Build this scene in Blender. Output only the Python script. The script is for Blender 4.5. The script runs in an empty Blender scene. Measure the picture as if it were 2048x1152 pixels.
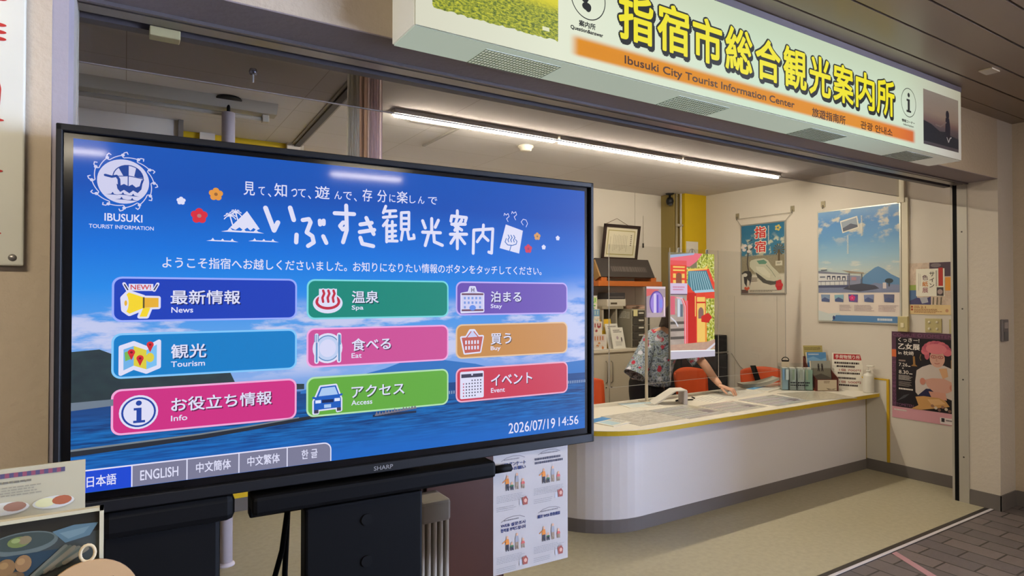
import bpy, bmesh, math, random
from mathutils import Vector, Matrix
from mathutils.geometry import tessellate_polygon
random.seed(7)
S = bpy.context.scene
COL = S.collection
PI = math.pi

# ------------------------------------------------------------------ camera, world, light, exposure
cd = bpy.data.cameras.new('camera'); cam = bpy.data.objects.new('camera', cd); COL.objects.link(cam)
cd.sensor_fit = 'HORIZONTAL'; cd.sensor_width = 36.0; cd.lens = 1240.0 / 2048.0 * 36.0
cd.clip_start = 0.05; cd.clip_end = 200
cam.location = (0, 0, 1.6)
cam.rotation_euler = (PI / 2 + math.atan(16 / 1240), 0, math.radians(58 - 90))
S.camera = cam
S.view_settings.view_transform = 'Standard'; S.view_settings.look = 'None'
S.view_settings.exposure = 0.0; S.view_settings.gamma = 1.0; S.view_settings.use_curve_mapping = False

w = bpy.data.worlds.new('daylight'); S.world = w; w.use_nodes = True
bg = w.node_tree.nodes['Background']; bg.inputs[0].default_value = (0.55, 0.68, 1.0, 1); bg.inputs[1].default_value = 48.0

LED_POWER = 135.0
LAMP_POWER = 80.0
SOLID_LAMP = (1.0, 0.88, 0.68)

def area(name, loc, rot, sx, sy, power, colr):
    l = bpy.data.lights.new(name, 'AREA'); l.shape = 'RECTANGLE'; l.size = sx; l.size_y = sy; l.energy = power; l.color = colr
    o = bpy.data.objects.new(name, l); COL.objects.link(o); o.location = loc; o.rotation_euler = rot
    return o

# ------------------------------------------------------------------ materials
def lin(c):
    c = c / 255.0
    return c / 12.92 if c <= 0.04045 else ((c + 0.055) / 1.055) ** 2.4
def rgb(r, g, b): return (lin(r), lin(g), lin(b), 1)
_M = {}
def P(r, g, b, rough=0.6, metal=0.0, spec=0.3, coat=0.0, noise=0.0, nscale=8.0, bump=0.0):
    """plain painted / printed / metal surface with a slight procedural mottle"""
    key = ('P', r, g, b, rough, metal, spec, coat, noise, nscale, bump)
    if key in _M: return _M[key]
    m = bpy.data.materials.new('surface_%d_%d_%d' % (r, g, b)); m.use_nodes = True
    nt = m.node_tree; n = nt.nodes; bs = n['Principled BSDF']
    bs.inputs['Roughness'].default_value = rough; bs.inputs['Metallic'].default_value = metal
    bs.inputs['Specular IOR Level'].default_value = spec; bs.inputs['Coat Weight'].default_value = coat
    bs.inputs['Coat Roughness'].default_value = 0.08
    c = rgb(r, g, b); bs.inputs['Base Color'].default_value = c
    if noise or bump:
        tc = n.new('ShaderNodeTexCoord'); nz = n.new('ShaderNodeTexNoise'); nz.inputs['Scale'].default_value = nscale
        nz.inputs['Detail'].default_value = 5
        nt.links.new(tc.outputs['Object'], nz.inputs['Vector'])
        if noise:
            mx = n.new('ShaderNodeMix'); mx.data_type = 'RGBA'
            mx.inputs[6].default_value = tuple(x * (1 - noise) for x in c[:3]) + (1,)
            mx.inputs[7].default_value = tuple(min(1, x * (1 + noise)) for x in c[:3]) + (1,)
            nt.links.new(nz.outputs['Fac'], mx.inputs[0]); nt.links.new(mx.outputs[2], bs.inputs['Base Color'])
        if bump:
            b_ = n.new('ShaderNodeBump'); b_.inputs['Strength'].default_value = bump; b_.inputs['Distance'].default_value = 0.02
            nt.links.new(nz.outputs['Fac'], b_.inputs['Height']); nt.links.new(b_.outputs[0], bs.inputs['Normal'])
    _M[key] = m; return m
def E(r, g, b, k=1.0, coat=0.0):
    """surface of a lit screen / lit sign / painted reflection: gives off its own colour"""
    key = ('E', r, g, b, k, coat)
    if key in _M: return _M[key]
    m = bpy.data.materials.new('lit_%d_%d_%d' % (r, g, b)); m.use_nodes = True
    bs = m.node_tree.nodes['Principled BSDF']
    bs.inputs['Base Color'].default_value = (0.01, 0.01, 0.01, 1); bs.inputs['Roughness'].default_value = 0.35
    bs.inputs['Specular IOR Level'].default_value = 0.1
    bs.inputs['Coat Weight'].default_value = coat * .45; bs.inputs['Coat Roughness'].default_value = 0.04
    bs.inputs['Emission Color'].default_value = rgb(r, g, b); bs.inputs['Emission Strength'].default_value = k
    _M[key] = m; return m
def glow(name, color, k):
    m = bpy.data.materials.new(name); m.use_nodes = True
    bs = m.node_tree.nodes['Principled BSDF']; bs.inputs['Base Color'].default_value = (.8, .8, .8, 1)
    bs.inputs['Emission Color'].default_value = color + (1,); bs.inputs['Emission Strength'].default_value = k
    return m
def clear(name, tint, rough, ior=1.45):
    m = bpy.data.materials.new(name); m.use_nodes = True; nt = m.node_tree; n = nt.nodes
    n.remove(n['Principled BSDF']); out = n['Material Output']
    tr = n.new('ShaderNodeBsdfTransparent'); tr.inputs[0].default_value = tint + (1,)
    gl = n.new('ShaderNodeBsdfGlossy'); gl.inputs['Roughness'].default_value = rough
    fr = n.new('ShaderNodeFresnel'); fr.inputs[0].default_value = ior
    geo = n.new('ShaderNodeNewGeometry'); inv = n.new('ShaderNodeMath'); inv.operation = 'SUBTRACT'; inv.inputs[0].default_value = 1; nt.links.new(geo.outputs['Backfacing'], inv.inputs[1])
    mu = n.new('ShaderNodeMath'); mu.operation = 'MULTIPLY'; nt.links.new(fr.outputs[0], mu.inputs[0]); nt.links.new(inv.outputs[0], mu.inputs[1])
    mx = n.new('ShaderNodeMixShader'); nt.links.new(mu.outputs[0], mx.inputs[0])
    nt.links.new(tr.outputs[0], mx.inputs[1]); nt.links.new(gl.outputs[0], mx.inputs[2]); nt.links.new(mx.outputs[0], out.inputs[0])
    return m
def nodemat(name, fn, emit=False, rough=0.5, spec=0.3, coat=0.0, k=1.0):
    """fn(nt) -> colour socket.  UV of a flat print runs 0..1 from its top-left corner."""
    m = bpy.data.materials.new(name); m.use_nodes = True; nt = m.node_tree; bs = nt.nodes['Principled BSDF']
    bs.inputs['Roughness'].default_value = rough; bs.inputs['Specular IOR Level'].default_value = spec
    bs.inputs['Coat Weight'].default_value = coat; bs.inputs['Coat Roughness'].default_value = 0.06
    c = fn(nt)
    if emit:
        bs.inputs['Base Color'].default_value = (.01, .01, .01, 1); nt.links.new(c, bs.inputs['Emission Color']); bs.inputs['Emission Strength'].default_value = k
    else: nt.links.new(c, bs.inputs['Base Color'])
    return m
class N:
    """tiny node-expression helper"""
    def __init__(s, nt, coord='UV'):
        s.nt = nt; s.n = nt.nodes; s.tc = s.n.new('ShaderNodeTexCoord'); s.co = s.tc.outputs[coord]
        sp = s.n.new('ShaderNodeSeparateXYZ'); nt.links.new(s.co, sp.inputs[0]); s.x, s.y, s.z = sp.outputs
    def l(s, a, b):
        if isinstance(a, (int, float)): b.default_value = a
        elif isinstance(a, tuple): b.default_value = a
        else: s.nt.links.new(a, b)
    def m(s, op, a, b=0.0, clamp=False):
        q = s.n.new('ShaderNodeMath'); q.operation = op; q.use_clamp = clamp; s.l(a, q.inputs[0]); s.l(b, q.inputs[1]); return q.outputs[0]
    def step(s, v, a, b):
        q = s.n.new('ShaderNodeMapRange'); q.interpolation_type = 'SMOOTHSTEP'; s.l(v, q.inputs[0]); q.inputs[1].default_value = a; q.inputs[2].default_value = b
        return q.outputs[0]
    def mix(s, f, a, b):
        q = s.n.new('ShaderNodeMix'); q.data_type = 'RGBA'; s.l(f, q.inputs[0]); s.l(a, q.inputs[6]); s.l(b, q.inputs[7]); return q.outputs[2]
    def noise(s, scale, sx=1, sy=1, detail=4, rough=0.5, sz=1):
        mp = s.n.new('ShaderNodeMapping'); mp.inputs['Scale'].default_value = (sx, sy, sz); s.nt.links.new(s.co, mp.inputs[0])
        q = s.n.new('ShaderNodeTexNoise'); q.inputs['Scale'].default_value = scale; q.inputs['Detail'].default_value = detail; q.inputs['Roughness'].default_value = rough
        s.nt.links.new(mp.outputs[0], q.inputs[0]); return q.outputs['Fac']
    def voro(s, scale, feat='F1', out='Distance'):
        q = s.n.new('ShaderNodeTexVoronoi'); q.inputs['Scale'].default_value = scale; q.feature = feat; s.nt.links.new(s.co, q.inputs['Vector']); return q.outputs[out]
    def ramp(s, f, stops):
        q = s.n.new('ShaderNodeValToRGB'); cr = q.color_ramp
        while len(cr.elements) > 1: cr.elements.remove(cr.elements[0])
        cr.elements[0].position = stops[0][0]; cr.elements[0].color = stops[0][1]
        for p, c in stops[1:]:
            e = cr.elements.new(p); e.color = c
        s.l(f, q.inputs[0]); return q.outputs[0]

# ------------------------------------------------------------------ geometry helpers
class MB:
    """collects shapes and links them as ONE mesh object"""
    def __init__(s): s.v = []; s.f = []; s.mi = []; s.mats = []; s.sm = []
    def _m(s, m):
        if m not in s.mats: s.mats.append(m)
        return s.mats.index(m)
    def add(s, vs, fs, m, smooth=False, mat=None):
        o = len(s.v); k = s._m(m)
        s.v += [tuple(mat @ Vector(v)) if mat else tuple(v) for v in vs]
        for f in fs: s.f.append(tuple(i + o for i in f)); s.mi.append(k); s.sm.append(smooth)
        return s
    def bm(s, bm, m, smooth=False, mat=None):
        bm.verts.index_update()
        s.add([v.co[:] for v in bm.verts], [[v.index for v in f.verts] for f in bm.faces], m, smooth, mat); bm.free(); return s
    def box(s, x0, y0, z0, x1, y1, z1, m, bev=0.0, mat=None, seg=2):
        bm = bmesh.new(); bmesh.ops.create_cube(bm, size=1.0)
        for v in bm.verts: v.co = Vector(((x0 + x1) / 2 + v.co.x * (x1 - x0), (y0 + y1) / 2 + v.co.y * (y1 - y0), (z0 + z1) / 2 + v.co.z * (z1 - z0)))
        if bev > 0: bmesh.ops.bevel(bm, geom=bm.edges[:], offset=bev, segments=seg, profile=0.5, affect='EDGES')
        return s.bm(bm, m, False, mat)
    def cyl(s, p0, p1, r0, m, r1=None, seg=20, mat=None, caps=True):
        p0 = Vector(p0); p1 = Vector(p1); d = p1 - p0; r1 = r0 if r1 is None else r1
        q = d.to_track_quat('Z', 'Y').to_matrix(); vs = []; fs = []
        for k, (p, r) in enumerate(((p0, r0), (p1, r1))):
            for i in range(seg):
                a = 2 * PI * i / seg; vs.append(p + q @ Vector((r * math.cos(a), r * math.sin(a), 0)))
        for i in range(seg): fs.append((i, (i + 1) % seg, seg + (i + 1) % seg, seg + i))
        s.add(vs, fs, m, True, mat)
        if caps: s.add(vs, [tuple(range(seg))[::-1], tuple(range(seg, 2 * seg))], m, False, mat)
        return s
    def lathe(s, prof, m, c=(0, 0, 0), seg=24, mat=None):
        vs = []; fs = []; n = len(prof)
        for i in range(seg):
            a = 2 * PI * i / seg
            for r, z in prof: vs.append((c[0] + r * math.cos(a), c[1] + r * math.sin(a), c[2] + z))
        for i in range(seg):
            j = (i + 1) % seg
            for k in range(n - 1): fs.append((i * n + k, j * n + k, j * n + k + 1, i * n + k + 1))
        return s.add(vs, fs, m, True, mat)
    def tube(s, pts, r, m, seg=10, closed=False):
        pts = [Vector(p) for p in pts]; n = len(pts); vs = []; fs = []; prev = None
        rs = r if isinstance(r, (list, tuple)) else [r] * n
        for i, p in enumerate(pts):
            a = pts[(i - 1) % n] if (closed or i > 0) else p; b = pts[(i + 1) % n] if (closed or i < n - 1) else p
            t = (b - a).normalized()
            up = prev if prev else (Vector((0, 0, 1)) if abs(t.z) < .9 else Vector((1, 0, 0)))
            x = up.cross(t).normalized(); y = t.cross(x); prev = y
            for k in range(seg):
                an = 2 * PI * k / seg; vs.append(p + (x * math.cos(an) + y * math.sin(an)) * rs[i])
        rng = n if closed else n - 1
        for i in range(rng):
            j = (i + 1) % n
            for k in range(seg): fs.append((i * seg + k, i * seg + (k + 1) % seg, j * seg + (k + 1) % seg, j * seg + k))
        s.add(vs, fs, m, True)
        if not closed: s.add(vs, [tuple(range(seg))[::-1], tuple(range((n - 1) * seg, n * seg))], m)
        return s
    def prism(s, pts, z0, z1, m, mat=None):
        """outline in xy pulled from z0 to z1"""
        n = len(pts); vs = [(x, y, z0) for x, y in pts] + [(x, y, z1) for x, y in pts]
        tri = tessellate_polygon([[Vector((x, y, 0)) for x, y in pts]])
        fs = [tuple(t) for t in tri] + [tuple(i + n for i in t) for t in tri] + [(i, (i + 1) % n, n + (i + 1) % n, n + i) for i in range(n)]
        return s.add(vs, fs, m, False, mat)
    def loft(s, rings, m, cap=True, smooth=True):
        n = len(rings[0]); vs = [p for r in rings for p in r]; fs = []
        for i in range(len(rings) - 1):
            for k in range(n): fs.append((i * n + k, i * n + (k + 1) % n, (i + 1) * n + (k + 1) % n, (i + 1) * n + k))
        s.add(vs, fs, m, smooth)
        if cap: s.add(vs, [tuple(range(n))[::-1], tuple(range((len(rings) - 1) * n, len(rings) * n))], m)
        return s
    def build(s, name, parent=None, kind=None):
        me = bpy.data.meshes.new(name); me.from_pydata(s.v, [], s.f)
        for m in s.mats: me.materials.append(m)
        for p, k, sm in zip(me.polygons, s.mi, s.sm): p.material_index = k; p.use_smooth = sm
        bm = bmesh.new(); bm.from_mesh(me); bmesh.ops.remove_doubles(bm, verts=bm.verts, dist=1e-6)
        bmesh.ops.recalc_face_normals(bm, faces=bm.faces); bm.to_mesh(me); bm.free()
        o = bpy.data.objects.new(name, me); COL.objects.link(o)
        if parent: o.parent = parent
        if kind: o['kind'] = kind
        return o
def thing(name, label, cat, loc=(0, 0, 0), rz=0.0, group=None):
    o = bpy.data.objects.new(name, None); COL.objects.link(o); o.location = loc; o.rotation_euler = (0, 0, rz)
    o.empty_display_size = .05
    return tag(o, label, cat, group)
def tag(o, label, cat, group=None):
    o['label'] = label; o['category'] = cat
    if group: o['group'] = group
    return o
def lab(o, label): o['label'] = label; return o
def dup(root, loc, rz, label, group=None):
    r = root.copy(); COL.objects.link(r); r.location = loc; r.rotation_euler = (0, 0, rz); r['label'] = label
    if group: r['group'] = group
    for ch in list(root.children):
        c = ch.copy(); COL.objects.link(c); c.parent = r
        for g in list(ch.children):
            d = g.copy(); COL.objects.link(d); d.parent = c
    return r

# text -> triangles (Blender's own built-in font), cached
_T = {}
def glyphs(s, bold):
    key = (s, bold)
    if key not in _T:
        c = bpy.data.curves.new('lettering', 'FONT'); c.body = s; c.offset = bold; c.resolution_u = 3
        o = bpy.data.objects.new('lettering', c); COL.objects.link(o)
        dg = bpy.context.evaluated_depsgraph_get(); me = bpy.data.meshes.new_from_object(o.evaluated_get(dg))
        vs = [(v.co.x, v.co.y) for v in me.vertices]; fs = [tuple(p.vertices) for p in me.polygons]
        bpy.data.objects.remove(o); bpy.data.curves.remove(c); bpy.data.meshes.remove(me)
        xs = [v[0] for v in vs]; ys = [v[1] for v in vs]; _T[key] = (vs, fs, min(xs), max(xs), min(ys), max(ys))
    return _T[key]
class Flat:
    """flat artwork in millimetres, x right and y down from its top-left corner, laid on a real surface"""
    def __init__(s, W, H, org, ex, ed, n, lift=0.0005):
        s.W = W; s.H = H; s.o = Vector(org); s.ex = Vector(ex); s.ed = Vector(ed); s.n = Vector(n); s.lift = lift
        s.p = []; s.t = []; s.mi = []; s.mats = []; s.c = 0
    def new(s):
        return Flat(s.W, s.H, s.o, s.ex, s.ed, s.n, s.lift)
    def _add(s, vs, fs, m, d):
        if m not in s.mats: s.mats.append(m)
        k = s.mats.index(m); o = len(s.p); s.c = (s.c + 1) % 14; dd = d + .055 * s.c; s.p += [(x, y, dd) for x, y in vs]
        for f in fs: s.t.append(tuple(i + o for i in f)); s.mi.append(k)
        return s
    def poly(s, pts, m, d=0):
        return s._add(pts, [tuple(t) for t in tessellate_polygon([[Vector((x, y, 0)) for x, y in pts]])], m, d)
    def rect(s, x0, y0, x1, y1, m, d=0): return s._add([(x0, y0), (x1, y0), (x1, y1), (x0, y1)], [(0, 1, 2, 3)], m, d)
    def rrect(s, x0, y0, x1, y1, r, m, d=0):
        pts = []
        for cx, cy, a0 in ((x1 - r, y0 + r, -90), (x1 - r, y1 - r, 0), (x0 + r, y1 - r, 90), (x0 + r, y0 + r, 180)):
            for k in range(7):
                a = math.radians(a0 + 15 * k); pts.append((cx + r * math.cos(a), cy + r * math.sin(a)))
        return s._add(pts, [tuple(range(len(pts)))], m, d)
    def ell(s, cx, cy, rx, ry, m, d=0, n=28): return s._add([(cx + rx * math.cos(2 * PI * k / n), cy + ry * math.sin(2 * PI * k / n)) for k in range(n)], [tuple(range(n))], m, d)
    def ring(s, cx, cy, rx, ry, w, m, d=0, n=32):
        vs = []
        for k in range(n):
            c, si = math.cos(2 * PI * k / n), math.sin(2 * PI * k / n); vs += [(cx + rx * c, cy + ry * si), (cx + (rx - w) * c, cy + (ry - w) * si)]
        return s._add(vs, [(2 * k, 2 * ((k + 1) % n), 2 * ((k + 1) % n) + 1, 2 * k + 1) for k in range(n)], m, d)
    def stroke(s, pts, wd, m, d=0, cap=True):
        h = wd / 2
        for (x0, y0), (x1, y1) in zip(pts, pts[1:]):
            L = math.hypot(x1 - x0, y1 - y0) or 1; nx, ny = -(y1 - y0) / L * h, (x1 - x0) / L * h
            s._add([(x0 + nx, y0 + ny), (x1 + nx, y1 + ny), (x1 - nx, y1 - ny), (x0 - nx, y0 - ny)], [(0, 1, 2, 3)], m, d)
        if cap:
            for x, y in pts: s.ell(x, y, h, h, m, d, 10)
        return s
    def text(s, t, x0, y0, x1, y1, m, d=0, bold=0.0, rot=0.0):
        """lettering fitted into the box; bold = stroke growth in mm"""
        vs, fs, a, b, c, e = glyphs(t, 0.0); cx, cy = (x0 + x1) / 2, (y0 + y1) / 2; cr, sr = math.cos(rot), math.sin(rot)
        if 0 < bold < .2: bold *= abs(y1 - y0) * .8
        n = 0 if bold <= 0 else 4 if bold < 3 else 12
        for dx, dy in [(0, 0)] + [(bold * math.cos(2 * PI * (k + .5) / n), bold * math.sin(2 * PI * (k + .5) / n)) for k in range(n)]:
            out = []
            for x, y in vs:
                X = x0 + bold + (x - a) / ((b - a) or 1) * (x1 - x0 - 2 * bold) + dx; Y = y1 - bold - (y - c) / ((e - c) or 1) * (y1 - y0 - 2 * bold) + dy
                out.append((cx + (X - cx) * cr - (Y - cy) * sr, cy + (X - cx) * sr + (Y - cy) * cr))
            s._add(out, fs, m, d)
        return s
    def vtext(s, t, x0, y0, x1, y1, m, d=0, bold=0.0):
        h = (y1 - y0) / len(t)
        for k, ch in enumerate(t): s.text(ch, x0, y0 + k * h + h * .06, x1, y0 + (k + 1) * h - h * .06, m, d, bold)
        return s
    def lines(s, x0, y0, x1, y1, n, m, d=0, fill=.45, seed=1):
        """small print seen from too far to read: rows of short dashes"""
        r = random.Random(seed); h = (y1 - y0) / n
        for k in range(n):
            x = x0; end = x1 - r.random() * (x1 - x0) * .25; y = y0 + k * h
            while x < end:
                wd = (x1 - x0) * r.uniform(.03, .09); s.rect(x, y, min(x + wd, end), y + h * fill, m, d); x += wd + (x1 - x0) * .014
        return s
    def vdash(s, x0, y0, x1, y1, n, m, d=0):
        """a column of print too small to read"""
        h = (y1 - y0) / n
        for k in range(n):
            y = y0 + k * h; s.rect(x0, y, x1, y + h * .18, m, d); s.rect(x0 + (x1 - x0) * .4, y, x0 + (x1 - x0) * .6, y + h * .8, m, d); s.rect(x0, y + h * .55, x1, y + h * .72, m, d)
        return s
    def flower(s, cx, cy, r, m, core, d=0, n=5):
        for k in range(n):
            a = 2 * PI * k / n - PI / 2; s.ell(cx + math.cos(a) * r * .55, cy + math.sin(a) * r * .55, r * .45, r * .45, m, d, 14)
        return s.ell(cx, cy, r * .25, r * .25, core, d + 1, 12)
    def build(s, name, parent=None, label=None):
        me = bpy.data.meshes.new(name); vs = [s.o + s.ex * (x / 1000) + s.ed * (y / 1000) + s.n * (s.lift * (1 + d)) for x, y, d in s.p]
        me.from_pydata(vs, [], s.t)
        for m in s.mats: me.materials.append(m)
        uv = me.uv_layers.new(name='UVMap')
        flip = s.ex.cross(s.ed).dot(s.n) < 0
        for p, k in zip(me.polygons, s.mi):
            p.material_index = k
            for li in p.loop_indices:
                x, y, d = s.p[me.loops[li].vertex_index]; uv.data[li].uv = (x / s.W, y / s.H)
        me.update()
        bad = [p for p in me.polygons if p.normal.dot(s.n) < 0]
        for p in bad: p.flip()
        o = bpy.data.objects.new(name, me); COL.objects.link(o)
        if parent: o.parent = parent
        if label: o['label'] = label
        return o

# ------------------------------------------------------------------ measures of the place (metres)
XR = 5.86      # inner face of the right-hand wall
YB = 5.30      # back wall of the office
ZC = 2.79      # office ceiling
ZO = 2.925     # ceiling of the passage outside
YF = 2.0       # outer face of the front wall
XL, XP = -0.13, 5.535   # opening from the left pillar to the right pillar
ZS = 2.48      # underside of the lintel
CT = 0.715     # counter height

WHITE_WALL = P(206, 198, 186, .75, noise=.03, nscale=3)
STUCCO = P(190, 174, 152, .9, noise=.05, nscale=40, bump=.25)
CREAM_TRIM = P(208, 200, 178, .5)
BASE_GREY = P(104, 98, 94, .6)
STEEL = P(150, 145, 138, .35, metal=.7)
DARKSTEEL = P(70, 66, 64, .4, metal=.6)
BLACK = P(22, 22, 24, .45)
BLACKM = P(10, 10, 11, .65, spec=.15)
YELLOW = P(196, 164, 20, .5, noise=.03)

def structure():
    # floors
    def vinyl(nt):
        q = N(nt, 'Object'); a = q.noise(30, detail=6); b = q.noise(1.1, detail=3)
        c = q.mix(a, rgb(152, 144, 120), rgb(182, 174, 148)); return q.mix(q.m('MULTIPLY', b, .35), c, rgb(142, 134, 112))
    MB().box(-3.2, 2.1, -.12, XR + .2, YB + .2, 0, nodemat('speckled_vinyl', vinyl, rough=.45, spec=.3)).build('floor', kind='structure')
    def paver(nt):
        q = N(nt, 'Object'); mp = q.n.new('ShaderNodeMapping'); mp.inputs['Rotation'].default_value = (0, 0, PI / 2); nt.links.new(q.co, mp.inputs[0])
        br = q.n.new('ShaderNodeTexBrick'); nt.links.new(mp.outputs[0], br.inputs[0])
        br.inputs['Scale'].default_value = 1.0; br.inputs['Brick Width'].default_value = .30; br.inputs['Row Height'].default_value = .15
        br.inputs['Mortar Size'].default_value = .006; br.inputs['Color1'].default_value = rgb(112, 102, 100); br.inputs['Color2'].default_value = rgb(92, 86, 88)
        br.inputs['Mortar'].default_value = rgb(46, 42, 42); return q.mix(q.m('MULTIPLY', q.noise(60), .3), br.outputs[0], rgb(70, 64, 64))
    MB().box(-7, -8, -.12, 9, 2.04, -.002, nodemat('brick_paving', paver, rough=.42, spec=.4)).build('floor_outside', kind='structure')
    MB().box(XL, 2.04, -.1, XP + .3, 2.1, .001, DARKSTEEL).box(XL, 2.043, 0, XP, 2.063, .004, P(200, 194, 198, .3, spec=.5)).build('trim_1', kind='structure')
    # front wall: pillars and lintel
    m = MB().box(-7, YF, -.1, -.165, 2.32, ZO, STUCCO).box(-.166, YF + .004, -.1, XL, 2.32, ZO, P(158, 150, 156, .8, bump=.1, nscale=40))
    m.build('wall_front_left', kind='structure')
    MB().box(XP, YF, -.1, 5.80, 2.315, ZO, P(196, 186, 172, .85, bump=.15, nscale=40, noise=.03)).box(5.80, YF + .02, -.1, 6.1, 2.315, ZO, STUCCO).build('wall_front_right', kind='structure')
    MB().box(XL, YF, ZS, XP, 2.19, ZO, STUCCO).build('wall_front_top', kind='structure')
    MB().box(XL, YF + .001, ZS - .004, XP, 2.19, ZS, P(138, 126, 126, .8, bump=.1, nscale=40)).build('trim_2', kind='structure')
    # shutter slot: two rails with a dark gap
    MB().box(XL, 2.19, ZS - .015, XP, 2.205, ZS + .12, P(120, 112, 112, .4, metal=.4)).box(XL, 2.205, ZS + .05, XP, 2.34, ZS + .3, BLACKM).box(XL, 2.225, ZS - .012, XP, 2.285, ZS + .06, P(134, 126, 120, .3, metal=.5)).box(XL, 2.315, ZS - .02, XP, 2.36, ZC, P(74, 68, 70, .5)).build('trim_3', kind='structure')
    # shutter guides at both jambs
    for nm, x, s in (('trim_4', XL, 1), ('trim_5', XP, -1)):
        g = MB(); gm = P(178, 172, 160, .4, metal=.2)
        g.box(min(x, x + s * .006), 2.20, 0, max(x, x + s * .006), 2.268, ZS, gm)
        g.box(min(x, x + s * .002), 2.268, 0, max(x, x + s * .002), 2.298, ZS, BLACKM)
        g.box(min(x, x + s * .006), 2.298, 0, max(x, x + s * .006), 2.314, ZS, gm)
        for z in (.35, .95, 1.5, 2.1): g.cyl((x + s * .006, 2.235, z), (x + s * .008, 2.235, z), .006, DARKSTEEL, seg=10)
        g.build(nm, kind='structure')
    # office shell
    MB().box(XR, 2.316, -.1, XR + .15, YB + .2, ZC + .2, WHITE_WALL).build('wall_right', kind='structure')
    MB().box(-3.2, YB, -.1, XR, YB + .15, ZC + .2, WHITE_WALL).build('wall_back', kind='structure')
    MB().box(-3.35, 2.1, -.1, -3.2, YB + .15, ZC + .2, WHITE_WALL).build('wall_left', kind='structure')
    MB().box(-3.2, 2.32, -.1, -.166, 2.36, ZC, WHITE_WALL).build('wall_front_inside', kind='structure')
    # ceilings
    def ceil(nt):
        q = N(nt, 'Object'); br = q.n.new('ShaderNodeTexBrick'); nt.links.new(q.co, br.inputs[0]); br.offset = 0
        br.inputs['Scale'].default_value = 1; br.inputs['Brick Width'].default_value = .91; br.inputs['Row Height'].default_value = .455; br.inputs['Mortar Size'].default_value = .002
        br.inputs['Color1'].default_value = rgb(208, 204, 202); br.inputs['Color2'].default_value = rgb(204, 200, 198); br.inputs['Mortar'].default_value = rgb(168, 160, 150); return br.outputs[0]
    MB().box(-3.2, 2.34, ZC, XR, YB, ZC + .1, nodemat('ceiling_board', ceil, rough=.85)).build('ceiling', kind='structure')
    slat = MB(); y = YF - .1
    sm = P(140, 122, 104, .32, metal=.4, noise=.04, nscale=2)
    slat.box(-7, YF - .1, ZO, 9, YF + .02, ZO + .05, sm)
    while y > -8:
        slat.box(-7, y - .178, ZO, 9, y - .006, ZO + .03, sm); y -= .184
    slat.box(-7, -8, ZO + .03, 9, YF, ZO + .08, BLACKM); slat.build('ceiling_outside', kind='structure')
    # outside passage walls
    MB().box(5.80, -.6, -.1, 6.1, YF + .03, ZO, STUCCO).build('wall_outside_right', kind='structure')
    MB().box(-7.2, -8, -.1, -7, YF, ZO, P(104, 92, 80, .9)).build('wall_outside_left', kind='structure')
    MB().box(-7, -8.2, -.1, 9, -8, ZO, P(104, 92, 80, .9, bump=.2, nscale=40)).build('wall_outside_rear', kind='structure')
    # base boards
    MB().box(XR - .012, 2.42, 0, XR, YB, .1, BASE_GREY).build('baseboard_right', kind='structure')
    MB().box(XP - .008, YF - .008, 0, XP, 2.195, .115, BASE_GREY).box(XP - .008, YF - .01, 0, 5.79, YF, .115, BASE_GREY).box(5.788, -.6, 0, 5.80, YF - .01, .115, BASE_GREY).build('baseboard_front', kind='structure')
    # yellow corner column, pipe beside it
    MB().box(5.50, 5.02, 0, XR, YB, ZC, YELLOW).build('wall_column', kind='structure')
    MB().box(5.40, 5.1, 0, 5.5, YB, ZC, P(140, 122, 70, .6)).cyl((5.475, 5.06, 0), (5.475, 5.06, ZC), .013, P(196, 188, 176, .4)).cyl((5.425, 5.08, 0), (5.425, 5.08, ZC), .012, P(150, 138, 112, .4)).cyl((5.41, 5.06, 2.42), (5.50, 5.06, 2.42), .016, P(170, 160, 140, .4)).build('trim_6', kind='structure')
    # left rear: yellow panel, pilaster, white partition, low white wall with yellow strip
    MB().box(.33, 5.03, 1.1, 1.16, YB, ZC, YELLOW).box(.455, 5.0, 1.1, .555, 5.03, ZC, WHITE_WALL).box(1.06, 4.98, 1.1, 1.16, 5.03, ZC, WHITE_WALL).build('wall_rear_panel', kind='structure')
    MB().box(-3.2, 4.75, 0, .325, 4.80, ZC, WHITE_WALL).box(.30, 4.72, 2.66, .33, 4.76, ZC, P(110, 104, 96, .5)).build('wall_partition', kind='structure')
    MB().box(.33, 5.0, .14, 2.2, 5.2, 1.1, WHITE_WALL).box(.33, 4.995, .10, 2.2, 5.2, .145, P(214, 178, 30, .5)).box(.33, 5.0, 0, 2.2, 5.2, .1, BASE_GREY).box(.785, 4.997, .145, .791, 5.0, 1.1, BLACKM).build('wall_low_rear', kind='structure')
    # vertical cable duct on the right wall and the panel seams
    MB().box(XR - .022, 2.775, 1.42, XR, 2.826, 2.47, CREAM_TRIM).build('trim_7', kind='structure')
    MB().box(XR - .003, 4.08, .0, XR, 4.084, 1.6, P(178, 170, 154, .7)).box(XR - .003, 4.62, 0, XR, 4.624, 1.6, P(178, 170, 154, .7)).box(4.98, YB - .003, 0, 4.984, YB, ZC, P(176, 168, 156, .7)).build('trim_8', kind='structure')
structure()

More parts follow.
